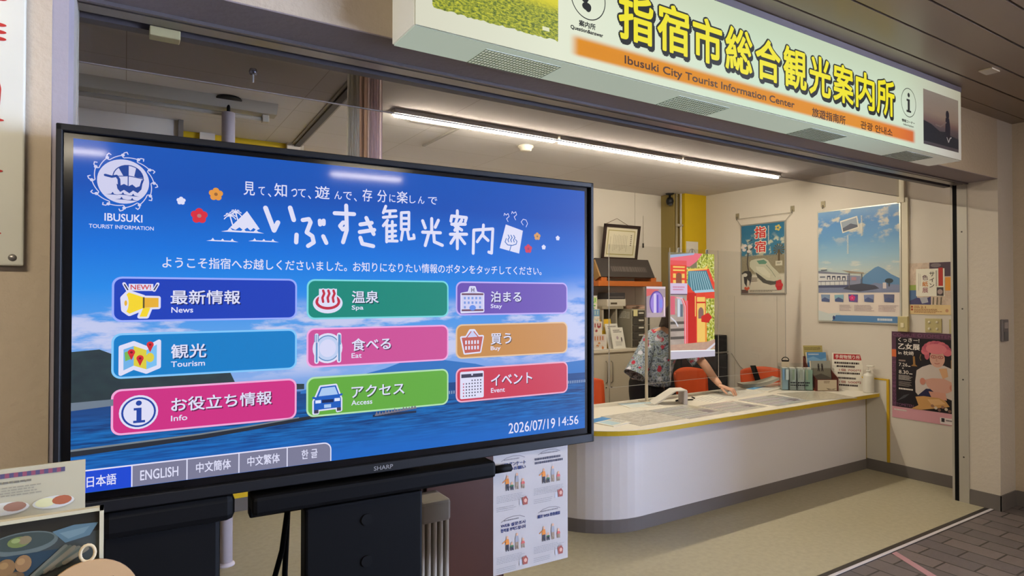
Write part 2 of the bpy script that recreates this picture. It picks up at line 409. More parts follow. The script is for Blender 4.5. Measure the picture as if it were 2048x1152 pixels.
# ------------------------------------------------------------------ lamps of the place, and added fill lamps
def lamps():
    led = glow('led_tube', (1.0, .90, .72), LED_POWER)
    hs = P(210, 205, 196, .5)
    names = ('leftmost of the three glowing tubes on the office ceiling', 'middle one of the three glowing tubes on the office ceiling', 'rightmost of the three glowing tubes, near the yellow column')
    for k, (x0, x1) in enumerate(((1.44, 2.72), (2.74, 4.03), (4.05, 5.40))):
        t = thing('ceiling_light', 'long thin white ceiling light, ' + names[k], 'ceiling light', (x0, 3.74, ZC), 0, 'glowing ceiling tubes')
        MB().box(0, -.035, -.028, x1 - x0, .035, 0, hs, .004).build('housing', t)
        MB().box(.012, -.015, -.046, x1 - x0 - .012, .015, -.028, led, .005).build('tube', t)
    # unlit trough light at the left
    t = thing('ceiling_light', 'unlit long trough ceiling light with bare tube, far left of the office ceiling', 'ceiling light', (-.9, 4.1, ZC))
    MB().prism([(-.085, 0), (.085, 0), (.05, -.06), (-.05, -.06)], 0, 1.7, P(170, 164, 150, .5), Matrix(((0, 0, 1, 0), (1, 0, 0, 0), (0, 1, 0, 0), (0, 0, 0, 1)))).build('housing', t)
    MB().cyl((.05, 0, -.085), (1.64, 0, -.085), .014, P(150, 144, 134, .3)).build('tube', t)
    MB().box(1.62, -.022, -.105, 1.66, .022, -.06, P(190, 184, 170, .4), .004).build('socket', t)
    # passage tube lamps: two known by their reflection, two wide ones added as fill
    lamp = glow('passage_or_fill_tube', SOLID_LAMP, LAMP_POWER)
    for k, (x, y, ln, wd, nm) in enumerate(((-1.3, -2.95, .8, .018, 'reflected in the upper left of the big screen'), (1.45, -2.95, .8, .018, 'reflected in the upper middle of the big screen'), (-1.75, .55, 1.25, .07, 'added fill nearest the left pillar'), (2.9, .1, 1.25, .07, 'added fill in front of the counter'))):
        t = thing('passage_or_fill_light', 'white tube light on the passage ceiling, ' + nm, 'ceiling light', (x, y, ZO), 0, 'tube lights of the passage and added fill')
        MB().box(0, -wd - .03, -.03, ln, wd + .03, 0, hs, .004).build('housing', t)
        MB().box(.02, -wd, -.055, ln - .02, wd, -.03, lamp, .008).build('tube', t)
lamps()
o = MB().box(-.055, -.035, -.008, .055, .035, 0, P(190, 174, 150, .4), .003).build('ceiling_plate'); o.location = (4.30, 1.59, ZO); tag(o, 'small square plate on the dark slatted passage ceiling right of the sign', 'ceiling plate')

# ------------------------------------------------------------------ the big touch screen and its stand
def frame_tv():
    rz = math.radians(-2.2)
    # local frame: x along the screen, front face at y=0, floor z=0
    t = thing('touch_display', 'huge black wide touch screen showing a blue tourist menu with nine coloured buttons', 'display screen', (-.109, 1.857, 0), rz)
    W, H = 1.549, .872; Z1 = 1.987; Z0 = Z1 - H
    fr = P(17, 17, 19, .5, spec=.3)
    bz = MB()
    L, Rr, T, B = -.034, W + .034, Z1 + .032, Z0 - .052
    bz.box(L, -.012, T - .018, Rr, .075, T, fr, .003).box(L, -.012, B, L + .014, .075, T, fr, .003).box(Rr - .014, -.012, B, Rr, .075, T, fr, .003).box(L, -.012, B, Rr, .075, B + .03, fr, .003)
    bz.build('bezel', t)
    gl = P(10, 10, 12, .12, spec=.5)
    MB().box(L + .012, .001, B + .02, Rr - .012, .02, T - .016, gl).build('glass_border', t)
    MB().box(L + .02, .02, B + .02, Rr - .02, .085, T - .02, BLACKM, .005).build('back_case', t)
    g = Flat(400, 60, (.55, -.0135, B + .03), (1, 0, 0), (0, 0, -1), (0, -1, 0), .0003)
    g.text('SHARP', 202, 8, 262, 21, P(150, 150, 150, .4), 0, .02).build('maker_lettering', t)
    # screen picture
    def sky(nt):
        q = N(nt); u, v = q.x, q.y
        c = q.ramp(v, [(0, rgb(0, 82, 184)), (.12, rgb(0, 78, 182)), (.30, rgb(0, 112, 220)), (.42, rgb(30, 136, 232)), (.54, rgb(84, 156, 232)), (.70, rgb(130, 170, 232)), (.76, rgb(110, 152, 220))])
        dark = q.step(u, .45, 1.0); c = q.mix(q.m('MULTIPLY', dark, .25), c, rgb(0, 70, 190))
        n1 = q.noise(5, 1.2, 2.4, 6, .6); cl = q.m('MULTIPLY', q.step(n1, .45, .56), q.m('MULTIPLY', q.step(v, .44, .52), q.m('SUBTRACT', 1, q.step(v, .66, .73))))
        r = q.m('MULTIPLY', q.step(u, .80, .98), q.m('MULTIPLY', q.step(v, .34, .52), q.step(n1, .40, .56))); cl = q.m('MAXIMUM', cl, r)
        c = q.mix(q.m('MULTIPLY', cl, .85), c, rgb(206, 208, 238))
        # sea
        nn = q.noise(14, 1.0, 9, 5, .6); sea = q.mix(q.step(nn, .3, .7), rgb(0, 44, 104), rgb(10, 112, 194)); sea = q.mix(q.step(v, .86, 1.0), sea, rgb(12, 100, 196))
        far = q.m('MULTIPLY', q.step(v, .752, .762), 1.0); c = q.mix(far, c, q.mix(q.step(v, .76, .85), rgb(20, 66, 130), sea))
        return c
    pic = nodemat('screen_picture', sky, emit=True, rough=.35, spec=.08, coat=.45)
    sc = Flat(1549, 872, (0, -.0002, Z1), (1, 0, 0), (0, 0, -1), (0, -1, 0), .0004)
    f = sc.new(); f.rect(0, 0, 1549, 872, pic)
    # far mountains, near hill, pier, boat line: all part of the wallpaper picture
    c1 = 1.0
    f.poly([(540, 660), (700, 628), (790, 610), (860, 588), (930, 584), (1000, 596), (1100, 612), (1200, 640), (1549, 622), (1549, 668), (540, 668)], E(44, 112, 190, coat=c1), 1)
    def hill(nt):
        q = N(nt); return q.mix(q.noise(40, 1, 1, 6), rgb(10, 24, 40), rgb(34, 62, 62))
    f.poly([(0, 524), (57, 520), (99, 540), (233, 560), (300, 575), (352, 588), (368, 625), (550, 640), (550, 655), (0, 650)], nodemat('screen_hill', hill, emit=True, coat=1), 2)
    f.poly([(0, 648), (90, 646), (90, 662), (0, 668)], E(110, 124, 140, coat=c1), 3)
    f.poly([(0, 764), (281, 755), (400, 747), (536, 736), (700, 726), (700, 731), (540, 746), (290, 768), (0, 780)], E(34, 38, 48, coat=c1), 2)
    f.poly([(0, 762), (281, 753), (400, 745), (536, 734), (536, 737), (400, 749), (281, 757), (0, 767)], E(120, 130, 136, coat=c1), 3)
    for k in range(14):
        x = 758 + k * 9.5; f.poly([(x, 752 - k * .8), (x + 6, 738 - k * .8 + (k % 3) * 2), (x + 12, 752 - k * .8)], E(120, 116, 130, coat=c1), 3)
    f.rect(752, 748, 892, 755, E(24, 40, 70, coat=c1), 2)
    for x0, x1, y in ((1474, 1549, 699), (1004, 1027, 700)):
        x = x0
        while x < x1: f.rect(x, y - 5, x + 4, y + 5, E(140, 160, 190, coat=c1), 2); x += 8
    screen = f.build('screen', t, 'lit screen with blue sky and sea picture')
    Wt = E(222, 222, 246, coat=c1)
    # logo
    f = sc.new(); cx, cy = 105, 97; dk = E(26, 66, 150, coat=c1); wl = E(206, 206, 236, coat=c1)
    f.ell(cx, cy, 56, 56, wl, 3, 48)
    pts = []
    for k in range(97):
        a = 2 * PI * k / 96; ph = (k % 8) / 8; r = 60 + 7 * ph; pts.append((cx + r * math.cos(a), cy + r * math.sin(a)))
    f.stroke(pts, 2.2, wl, 3, False)
    for k in range(12):
        a = 2 * PI * (k + .95) / 12; x, y = cx + 67 * math.cos(a), cy + 67 * math.sin(a); f.ell(x, y, 4, 4, wl, 3, 10)
        tx, ty = -math.sin(a), math.cos(a); rx, ry = math.cos(a), math.sin(a)
        f.stroke([(x, y), (x + rx * 6 + tx * 3, y + ry * 6 + ty * 3), (x + rx * 8 + tx * 9, y + ry * 8 + ty * 9), (x + rx * 3 + tx * 11, y + ry * 3 + ty * 11)], 2.4, wl, 3)
    f.stroke([(66, 84), (80, 87), (90, 84), (95, 92), (96, 108), (98, 116)], 6, dk, 4)
    f.poly([(90, 104), (98, 108), (106, 103), (116, 108), (124, 103), (132, 110), (140, 106), (144, 90), (150, 88), (146, 100), (144, 114), (136, 124), (126, 118), (118, 126), (106, 118), (98, 124), (92, 116)], dk, 5)
    def arc(a0, a1, r, c, n=8): return [(c[0] + r * math.cos(math.radians(a0 + (a1 - a0) * k / n)), c[1] + r * math.sin(math.radians(a0 + (a1 - a0) * k / n))) for k in range(n + 1)]
    c = (115, 88)
    f.stroke(arc(-180, 0, 33, c, 14), 2.2, dk, 5); f.poly(arc(-130, -90, 32, c) + [(115, 82), (104, 82)], dk, 5); f.poly(arc(-58, -6, 32, c) + [(136, 84), (128, 82)], dk, 5)
    f.stroke([(115, 56), (115, 108)], 2.2, dk, 6); f.stroke([(82, 86), (98, 84), (115, 82), (131, 84), (148, 87)], 2, dk, 6)
    for x, y in ((82, 132), (104, 131), (126, 133), (101, 143), (124, 144)): f.poly([(x - 14, y), (x - 3, y - 2), (x, y - 7), (x + 3, y - 2), (x + 14, y)], dk, 5)
    f.build('round_emblem', screen, 'white round emblem with a duck boat under a parasol')
    f = sc.new(); f.text('IBUSUKI', 65, 179, 147, 199, Wt, 3, .03); f.text('TOURIST INFORMATION', 33, 208, 172, 218, Wt, 3, .015); f.build('emblem_lettering', screen)
    # title
    f = sc.new()
    x = 386; tl = '見て、知って、遊んで、存分に楽しんで'
    pos = [(386, 415), (424, 441), (447, 456), (466, 500), (512, 528), (530, 552), (556, 570), (578, 620), (634, 656), (660, 686), (690, 704), (718, 748), (764, 794), (802, 822), (826, 862), (868, 888), (896, 918), (930, 962)]
    for k, ch in enumerate(tl):
        x0, x1 = pos[k] if k < len(pos) else pos[-1]
        y0 = 84 - k * .75; big = ch in '見知遊存分楽'
        if ch == '、': f.text(ch, x0 + 2, y0 + 16, x0 + 11, y0 + 26, Wt, 3, .02)
        else: f.text(ch, x0, y0 - (14 if big else 2), x1, y0 + (24 if big else 22), Wt, 3, .012)
    f.build('tagline_lettering', screen)
    ST = [[(443, 140), (466, 202), (476, 179)], [(509, 135), (519, 169)], [(544, 168), (561, 164), (566, 173), (555, 203), (571, 213), (575, 231), (559, 242)], [(527, 211), (526, 233)], [(592, 167), (593, 178)], [(603, 166), (603, 176)], [(602, 212), (611, 231)], [(635, 142), (693, 141)], [(669, 117), (671, 190), (660, 227)], [(669, 169), (660, 168), (651, 179), (659, 189), (669, 183)], [(712, 171), (747, 164)], [(710, 194), (755, 185)], [(730, 150), (753, 198)], [(712, 211), (718, 229), (752, 235)], [(791, 110), (783, 131)], [(786, 126), (823, 122)], [(783, 145), (825, 139)], [(804, 125), (804, 142)], [(794, 157), (794, 220)], [(783, 171), (797, 153)], [(794, 171), (823, 167)], [(794, 189), (823, 185)], [(794, 205), (823, 200)], [(794, 217), (828, 216)], [(812, 156), (812, 216)], [(841, 127), (866, 124), (866, 178), (841, 179), (841, 127)], [(841, 144), (866, 143)], [(841, 162), (866, 160)], [(846, 182), (841, 212)], [(861, 181), (866, 208), (884, 205), (882, 194)], [(943, 139), (943, 181)], [(912, 148), (921, 170)], [(966, 143), (955, 166)], [(912, 184), (973, 183)], [(933, 186), (921, 226)], [(950, 186), (952, 213), (980, 223)], [(1033, 108), (1033, 122)], [(1010, 143), (1013, 126), (1066, 128), (1062, 141)], [(1033, 130), (1024, 157), (1049, 170)], [(1049, 137), (1024, 172)], [(1013, 153), (1062, 150)], [(1008, 186), (1067, 183)], [(1033, 171), (1033, 232)], [(1027, 190), (1010, 215)], [(1038, 189), (1060, 214)], [(1091, 245), (1093, 168), (1165, 160), (1160, 242), (1149, 239)], [(1129, 149), (1127, 179), (1106, 206)], [(1127, 184), (1147, 200)]]
    cuts = (0, 2, 7, 10, 14, 30, 36, 45, len(ST))
    for a_, b_ in zip(cuts, cuts[1:]):
        f = sc.new()
        for k in range(a_, b_): f.stroke(ST[k], 13 if k < 2 else 12 if k < 14 else 9 if k < 30 else 10.5, Wt, 3)
        f.build('title_character', screen)
    f = sc.new(); f.text('ようこそ指宿へお越しくださいました。', 192, 284, 672, 314, Wt, 3, .014); f.build('welcome_lettering', screen); f = sc.new(); f.text('お知りになりたい情報のボタンをタッチしてください。', 690, 284, 1360, 314, Wt, 3, .014); f.build('welcome_lettering', screen)
    # island and waves
    f = sc.new(); f.poly([(352, 200), (395, 152), (428, 200), (420, 204), (412, 198), (404, 206), (396, 198), (386, 206), (376, 198), (366, 206)], Wt, 3)
    for bx, by in ((352, 168), (366, 158)):
        for k in range(7):
            a = math.radians(-200 + k * 36); f.stroke([(bx, by), (bx + 9 * math.cos(a), by + 8 * math.sin(a)), (bx + 15 * math.cos(a), by + 13 * math.sin(a) + 5)], 2.6, Wt, 4)
        f.stroke([(bx, by), (bx + 6, by + 22), (bx + 10, by + 32)], 3.2, Wt, 4)
    f.poly([(330, 212), (346, 208), (352, 200), (358, 207), (380, 208), (386, 202), (392, 208), (412, 208), (418, 202), (424, 208), (440, 212)], Wt, 4)
    for x0, y in ((294, 239), (399, 235)): f.poly([(x0, y), (x0 + 12, y - 3), (x0 + 16, y - 9), (x0 + 20, y - 3), (x0 + 36, y - 3), (x0 + 40, y - 8), (x0 + 44, y - 3), (x0 + 60, y - 3), (x0 + 64, y - 9), (x0 + 68, y - 3), (x0 + 80, y)], Wt, 3)
    f.build('island_drawing', screen)
    f = sc.new(); f.poly([(1191, 224), (1215, 142), (1283, 160), (1268, 240)], Wt, 3)
    tw = E(60, 110, 190, coat=c1)
    for k in range(3): f.stroke([(1224 + k * 11, 178), (1229 + k * 11, 186), (1223 + k * 11, 194), (1226 + k * 11, 201)], 3.4, tw, 4)
    f.stroke([(1217, 190), (1212, 202), (1222, 212), (1240, 213), (1256, 208), (1259, 198), (1253, 192)], 3, tw, 4); f.stroke([(1236, 212), (1230, 232)], 3, tw, 4)
    for x, y in ((1216, 112), (1246, 104)): f.stroke([(x - 8, y), (x - 6, y - 8), (x, y - 2), (x + 8, y - 8), (x + 12, y + 2), (x + 2, y + 10), (x + 8, y + 20)], 2.2, Wt, 3)
    f.stroke([(1284, 140), (1276, 130), (1284, 120), (1296, 122), (1302, 134), (1296, 146)], 2.2, Wt, 3)
    f.build('towel_drawing', screen)
    for x, y, r, col_, co, nm in ((234, 136, 11, Wt, Wt, 'white'), (317, 112, 18, E(226, 150, 60, coat=c1), E(150, 96, 50, coat=c1), 'orange'), (277, 173, 21, E(214, 40, 60, coat=c1), E(180, 120, 120, coat=c1), 'red'), (1342, 177, 14, E(214, 156, 90, coat=c1), E(150, 110, 70, coat=c1), 'orange'), (1305, 222, 16, E(206, 52, 84, coat=c1), E(150, 60, 90, coat=c1), 'red'), (1369, 214, 9, Wt, Wt, 'white'), (1429, 179, 9, Wt, Wt, 'white')):
        sc.new().flower(x, y, r, col_, co, 3).build('flower_drawing', screen, nm + ' five-petalled flower drawing')
    f = sc.new(); f.text('2026/07/19', 1226, 822, 1417, 858, Wt, 3, .012); f.build('date_lettering', screen); f = sc.new(); f.text('14:56', 1432, 822, 1519, 854, Wt, 3, .012); f.build('time_lettering', screen)
    # buttons
    def button(x0, y0, x1, y1, fill, edge, jp, jb, en, eb, lb, icon):
        f = sc.new(); f.rrect(x0, y0, x1, y1, 22, E(*edge, coat=c1), 3); f.rrect(x0 + 5, y0 + 5, x1 - 5, y1 - 5, 18, E(*fill, coat=c1), 4)
        sh = E(int(fill[0] * .45), int(fill[1] * .45), int(fill[2] * .55), coat=c1)
        f.text(jp, jb[0] + 3, jb[1] + 3, jb[2] + 3, jb[3] + 3, sh, 5, .025); f.text(jp, *jb, Wt, 6, .025); f.text(en, *eb, Wt, 6, .03); icon(f)
        f.build('menu_button', screen, lb)
    def halo(f, pts, w_, d=5):
        f.stroke(list(pts) + [pts[0]], w_, Wt, d)
    def i_news(f):
        y1, y2, rd = E(246, 214, 40, coat=c1), E(232, 176, 50, coat=c1), E(206, 60, 70, coat=c1)
        cone = [(106, 392), (118, 378), (150, 390), (150, 418), (120, 432), (108, 422)]; halo(f, cone, 12); f.poly(cone, y1, 7)
        b = [(150, 391), (184, 392), (184, 416), (150, 417)]; halo(f, b, 10); f.poly(b, y2, 7)
        h = [(150, 417), (166, 417), (158, 440), (142, 440)]; halo(f, h, 10); f.poly(h, y1, 7)
        f.ell(111, 405, 7, 22, Wt, 8); f.ell(112, 405, 3, 7, y2, 9); f.rect(149, 390, 153, 418, E(90, 80, 40, coat=c1), 8)
        f.rect(118, 356, 172, 374, Wt, 5); f.text('NEW!', 122, 358, 167, 371, rd, 7, .03); f.stroke([(108, 356), (116, 372)], 8, Wt, 5); f.stroke([(182, 356), (174, 372)], 8, Wt, 5); f.stroke([(109, 358), (116, 371)], 3, sk, 7); f.stroke([(181, 358), (174, 371)], 3, sk, 7)
    sk = E(60, 56, 80, coat=c1)
    def i_map(f):
        o = [(102, 516), (130, 506), (158, 520), (186, 504), (186, 570), (158, 582), (130, 570), (102, 584)]; halo(f, o, 9); f.poly(o, Wt, 6)
        f.poly([(108, 522), (130, 514), (130, 564), (108, 575)], E(110, 176, 230, coat=c1), 7); f.poly([(130, 514), (158, 526), (158, 575), (130, 564)], E(220, 204, 60, coat=c1), 7); f.poly([(158, 526), (181, 512), (181, 566), (158, 575)], E(120, 190, 240, coat=c1), 7)
        f.poly([(110, 530), (128, 522), (128, 545), (112, 552)], E(120, 180, 80, coat=c1), 8); f.ell(166, 545, 9, 12, E(220, 204, 60, coat=c1), 8)
        for x, y in ((125, 530), (166, 512), (144, 546)):
            f.ell(x, y, 8, 8, E(214, 40, 50, coat=c1), 9); f.poly([(x - 7, y + 3), (x + 7, y + 3), (x, y + 20)], E(200, 34, 44, coat=c1), 9); f.ell(x, y, 3, 3, E(120, 20, 30, coat=c1), 10)
    def i_info(f):
        b = E(30, 66, 160, coat=c1); f.ell(142, 683, 43, 43, Wt, 6); f.ring(142, 683, 38, 38, 4.5, b, 7); f.ell(142, 660, 6.5, 6.5, b, 8); f.poly([(131, 672), (148, 672), (148, 704), (156, 704), (156, 710), (130, 710), (130, 704), (137, 704), (137, 678), (131, 678)], b, 8)
    def i_spa(f):
        r = E(190, 40, 66, coat=c1); f.ell(616, 408, 43, 30, Wt, 6); f.ring(616, 404, 36, 23, 8, r, 7)
        f.rect(590, 366, 642, 400, Wt, 7)
        f.ell(616, 398, 27, 14, Wt, 7)
        for k in range(3): f.stroke([(602 + k * 15, 371), (605 + k * 15, 380), (600 + k * 15, 392), (602 + k * 15, 404)], 13, Wt, 7); f.stroke([(602 + k * 15, 371), (605 + k * 15, 380), (600 + k * 15, 392), (602 + k * 15, 404)], 7, r, 8)
    def i_eat(f):
        s_ = E(90, 140, 190, coat=c1); f.ell(616, 540, 43, 44, Wt, 5); f.ell(616, 540, 36, 38, s_, 6); f.ell(616, 540, 33, 35, E(190, 206, 240, coat=c1), 7); f.ell(616, 540, 24, 26, E(214, 216, 246, coat=c1), 8)
        for x in (584, 649): f.stroke([(x, 502), (x, 578)], 13, Wt, 7); f.stroke([(x, 524), (x, 578)], 5, s_, 9)
        for x in (579, 584, 589): f.stroke([(x, 500), (x, 520)], 2.4, s_, 9)
        f.poly([(646, 500), (653, 502), (654, 530), (646, 534)], s_, 9)
    def i_car(f):
        b, lb_ = E(20, 90, 190, coat=c1), E(170, 200, 240, coat=c1)
        body = [(584, 680), (596, 652), (640, 650), (650, 678), (655, 690), (655, 724), (645, 726), (644, 716), (588, 718), (588, 727), (577, 727), (577, 692)]; halo(f, body, 9); f.poly(body, b, 7)
        f.poly([(590, 679), (599, 656), (637, 654), (646, 677)], lb_, 8); f.rect(581, 690, 597, 699, E(220, 230, 255, coat=c1), 8); f.rect(636, 688, 652, 697, E(220, 230, 255, coat=c1), 8); f.rect(600, 690, 633, 699, E(14, 30, 80, coat=c1), 8); f.rect(606, 704, 626, 714, lb_, 8); f.rect(578, 718, 590, 728, sk, 8); f.rect(643, 716, 655, 726, sk, 8)
        f.stroke([(575, 682), (582, 684)], 6, b, 8); f.stroke([(649, 680), (657, 678)], 6, b, 8)
    def i_hotel(f):
        o = [(1048, 380), (1074, 376), (1080, 358), (1096, 358), (1102, 376), (1128, 380), (1128, 438), (1048, 440)]; halo(f, o, 8); f.poly(o, E(206, 206, 240, coat=c1), 6)
        br = E(110, 70, 90, coat=c1); f.rect(1048, 378, 1128, 384, br, 8); f.rect(1048, 431, 1128, 437, br, 8); f.text('H', 1083, 360, 1094, 374, sk, 8, .03)
        wb = E(120, 150, 220, coat=c1)
        for y in (390, 405, 420):
            for k in range(5):
                if not (y == 420 and k in (1, 2, 3)): f.rect(1056 + k * 14, y, 1063 + k * 14, y + 8, wb, 8)
        f.ell(1088, 426, 12, 9, E(96, 140, 230, coat=c1), 8)
    def i_basket(f):
        r = E(190, 90, 80, coat=c1); hd = [(1066, 524), (1080, 502), (1094, 502), (1110, 524)]; f.stroke(hd, 11, Wt, 5); f.poly(hd, E(200, 204, 240, coat=c1), 6)
        f.stroke([(1066, 524), (1082, 505)], 3.4, r, 8); f.stroke([(1110, 524), (1093, 505)], 3.4, r, 8)
        b = [(1048, 524), (1126, 522), (1116, 572), (1060, 575)]; halo(f, b, 10); f.poly(b, r, 7)
        for y in (534, 552):
            for k in range(5): f.rect(1061 + k * 11, y, 1067 + k * 11, y + 12, Wt, 8)
    def i_cal(f):
        f.rrect(1043, 636, 1130, 725, 5, Wt, 6); f.rect(1047, 644, 1126, 656, sk, 8); f.ell(1086, 647, 3, 3, Wt, 9)
        for r_ in range(6):
            for k in range(7):
                if (r_ == 0 and k < 3) or (r_ == 5 and k > 4): continue
                f.ell(1055 + k * 10.5, 666 + r_ * 10, 2.6, 2.6, E(190, 80, 110, coat=c1) if k == 0 else sk, 8, 8)
    ed = (196, 206, 246)
    button(82, 338, 529, 453, (16, 60, 186), (150, 170, 250), '最新情報', (211, 371, 379, 409), 'News', (213, 416, 264, 431), 'dark blue News button with a yellow megaphone', i_news)
    button(82, 481, 529, 596, (0, 124, 200), (130, 200, 250), '観光', (213, 513, 296, 551), 'Tourism', (213, 558, 293, 573), 'light blue Tourism button with a folded map', i_map)
    button(82, 622, 529, 738, (206, 44, 130), (240, 170, 216), 'お役立ち情報', (214, 652, 462, 690), 'Info', (214, 699, 252, 714), 'magenta Info button with a round letter i', i_info)
    button(556, 338, 1002, 455, (0, 134, 120), (120, 214, 226), '温泉', (686, 371, 769, 409), 'Spa', (686, 415, 722, 432), 'green Spa button with a red hot-spring mark', i_spa)
    button(556, 480, 1002, 595, (204, 78, 150), (240, 170, 226), '食べる', (686, 514, 808, 552), 'Eat', (686, 558, 717, 573), 'pink Eat button with a plate and cutlery', i_eat)
    button(556, 622, 1002, 738, (98, 170, 58), (180, 224, 176), 'アクセス', (686, 656, 852, 692), 'Access', (686, 699, 750, 714), 'leaf green Access button with a blue car', i_car)
    button(1028, 339, 1471, 451, (104, 76, 176), (190, 170, 240), '泊まる', (1156, 371, 1276, 408), 'Stay', (1156, 414, 1200, 432), 'purple Stay button with a hotel building', i_hotel)
    button(1028, 480, 1471, 593, (196, 136, 66), (226, 190, 150), '買う', (1156, 513, 1236, 551), 'Buy', (1156, 556, 1194, 574), 'orange Buy button with a shopping basket', i_basket)
    button(1028, 623, 1472, 736, (200, 52, 76), (236, 170, 196), 'イベント', (1157, 652, 1320, 690), 'Event', (1157, 697, 1211, 713), 'red Event button with a calendar sheet', i_cal)
    # language tabs
    gx = [0, 128, 252, 378, 504, 628]
    for k, (s_, b) in enumerate((('日本語', (33, 831, 95, 859)), ('ENGLISH', (146, 832, 232, 858)), ('中文簡体', (273, 829, 358, 857)), ('中文繁体', (399, 829, 484, 857)), ('한 글', (543, 829, 588, 856)))):
        f = sc.new(); a, b2 = gx[k], gx[k + 1]
        if k < 4: f.rect(a, 815, b2, 871, Wt, 3); f.rect(a + (0 if k == 0 else 1.5), 818.5, b2 - 1.5, 871, E(20, 70, 210, coat=c1) if k == 0 else E(122, 122, 148, coat=c1), 4)
        else:
            for inset, mm, d in ((0, Wt, 3), (3.5, E(122, 122, 148, coat=c1), 4)):
                pts = [(a + (inset and 1.5), 871), (a + (inset and 1.5), 815 + inset)] + [(b2 - 22 + (22 - inset) * math.cos(math.radians(q_)), 837 + (22 - inset) * math.sin(math.radians(q_))) for q_ in range(-90, 1, 15)] + [(b2 - inset, 871)]
                f.poly(pts, mm, d)
        f.text(s_, *b, Wt, 6, .02); f.build('language_tab', screen, 'blue selected language tab' if k == 0 else 'grey language tab reading ' + s_.replace(' ', ''))
    # stand
    s = thing('display_stand', 'black steel stand with a wide post and tray bar, carrying the big touch screen', 'display stand', (-.109, 1.857, 0), rz)
    bk = P(9, 9, 10, .6, spec=.12)
    p = MB().box(.555, .0, .05, .915, .07, .985, bk, .008); p.build('post', s)
    for z in (.925, .80, .675, .55): MB().cyl((.735, -.004, z), (.735, .0, z), .017, BLACKM, seg=20).build('cable_hole', s)
    MB().box(.41, -.03, .995, 1.165, .06, 1.05, bk, .012).build('tray_bar', s)
    MB().cyl((1.165, -.016, 1.018), (1.225, -.016, 1.018), .013, BLACKM).build('bar_end', s)
    MB().box(.415, .075, .96, .915, .12, 1.06, bk, .005).build('bracket', s)
    MB().box(.06, .02, .04, .335, .42, 1.005, BLACKM, .012).box(.06, .0, .985, .37, .1, 1.06, BLACKM, .02).build('equipment_box', s)
    MB().box(.36, -.06, 0, 1.1, .16, .05, bk, .01).build('base_plate', s)
    tie = MB().box(.30, .0855, 1.06, .9, .14, 1.3, BLACKM); tie.build('mount', s)
frame_tv()

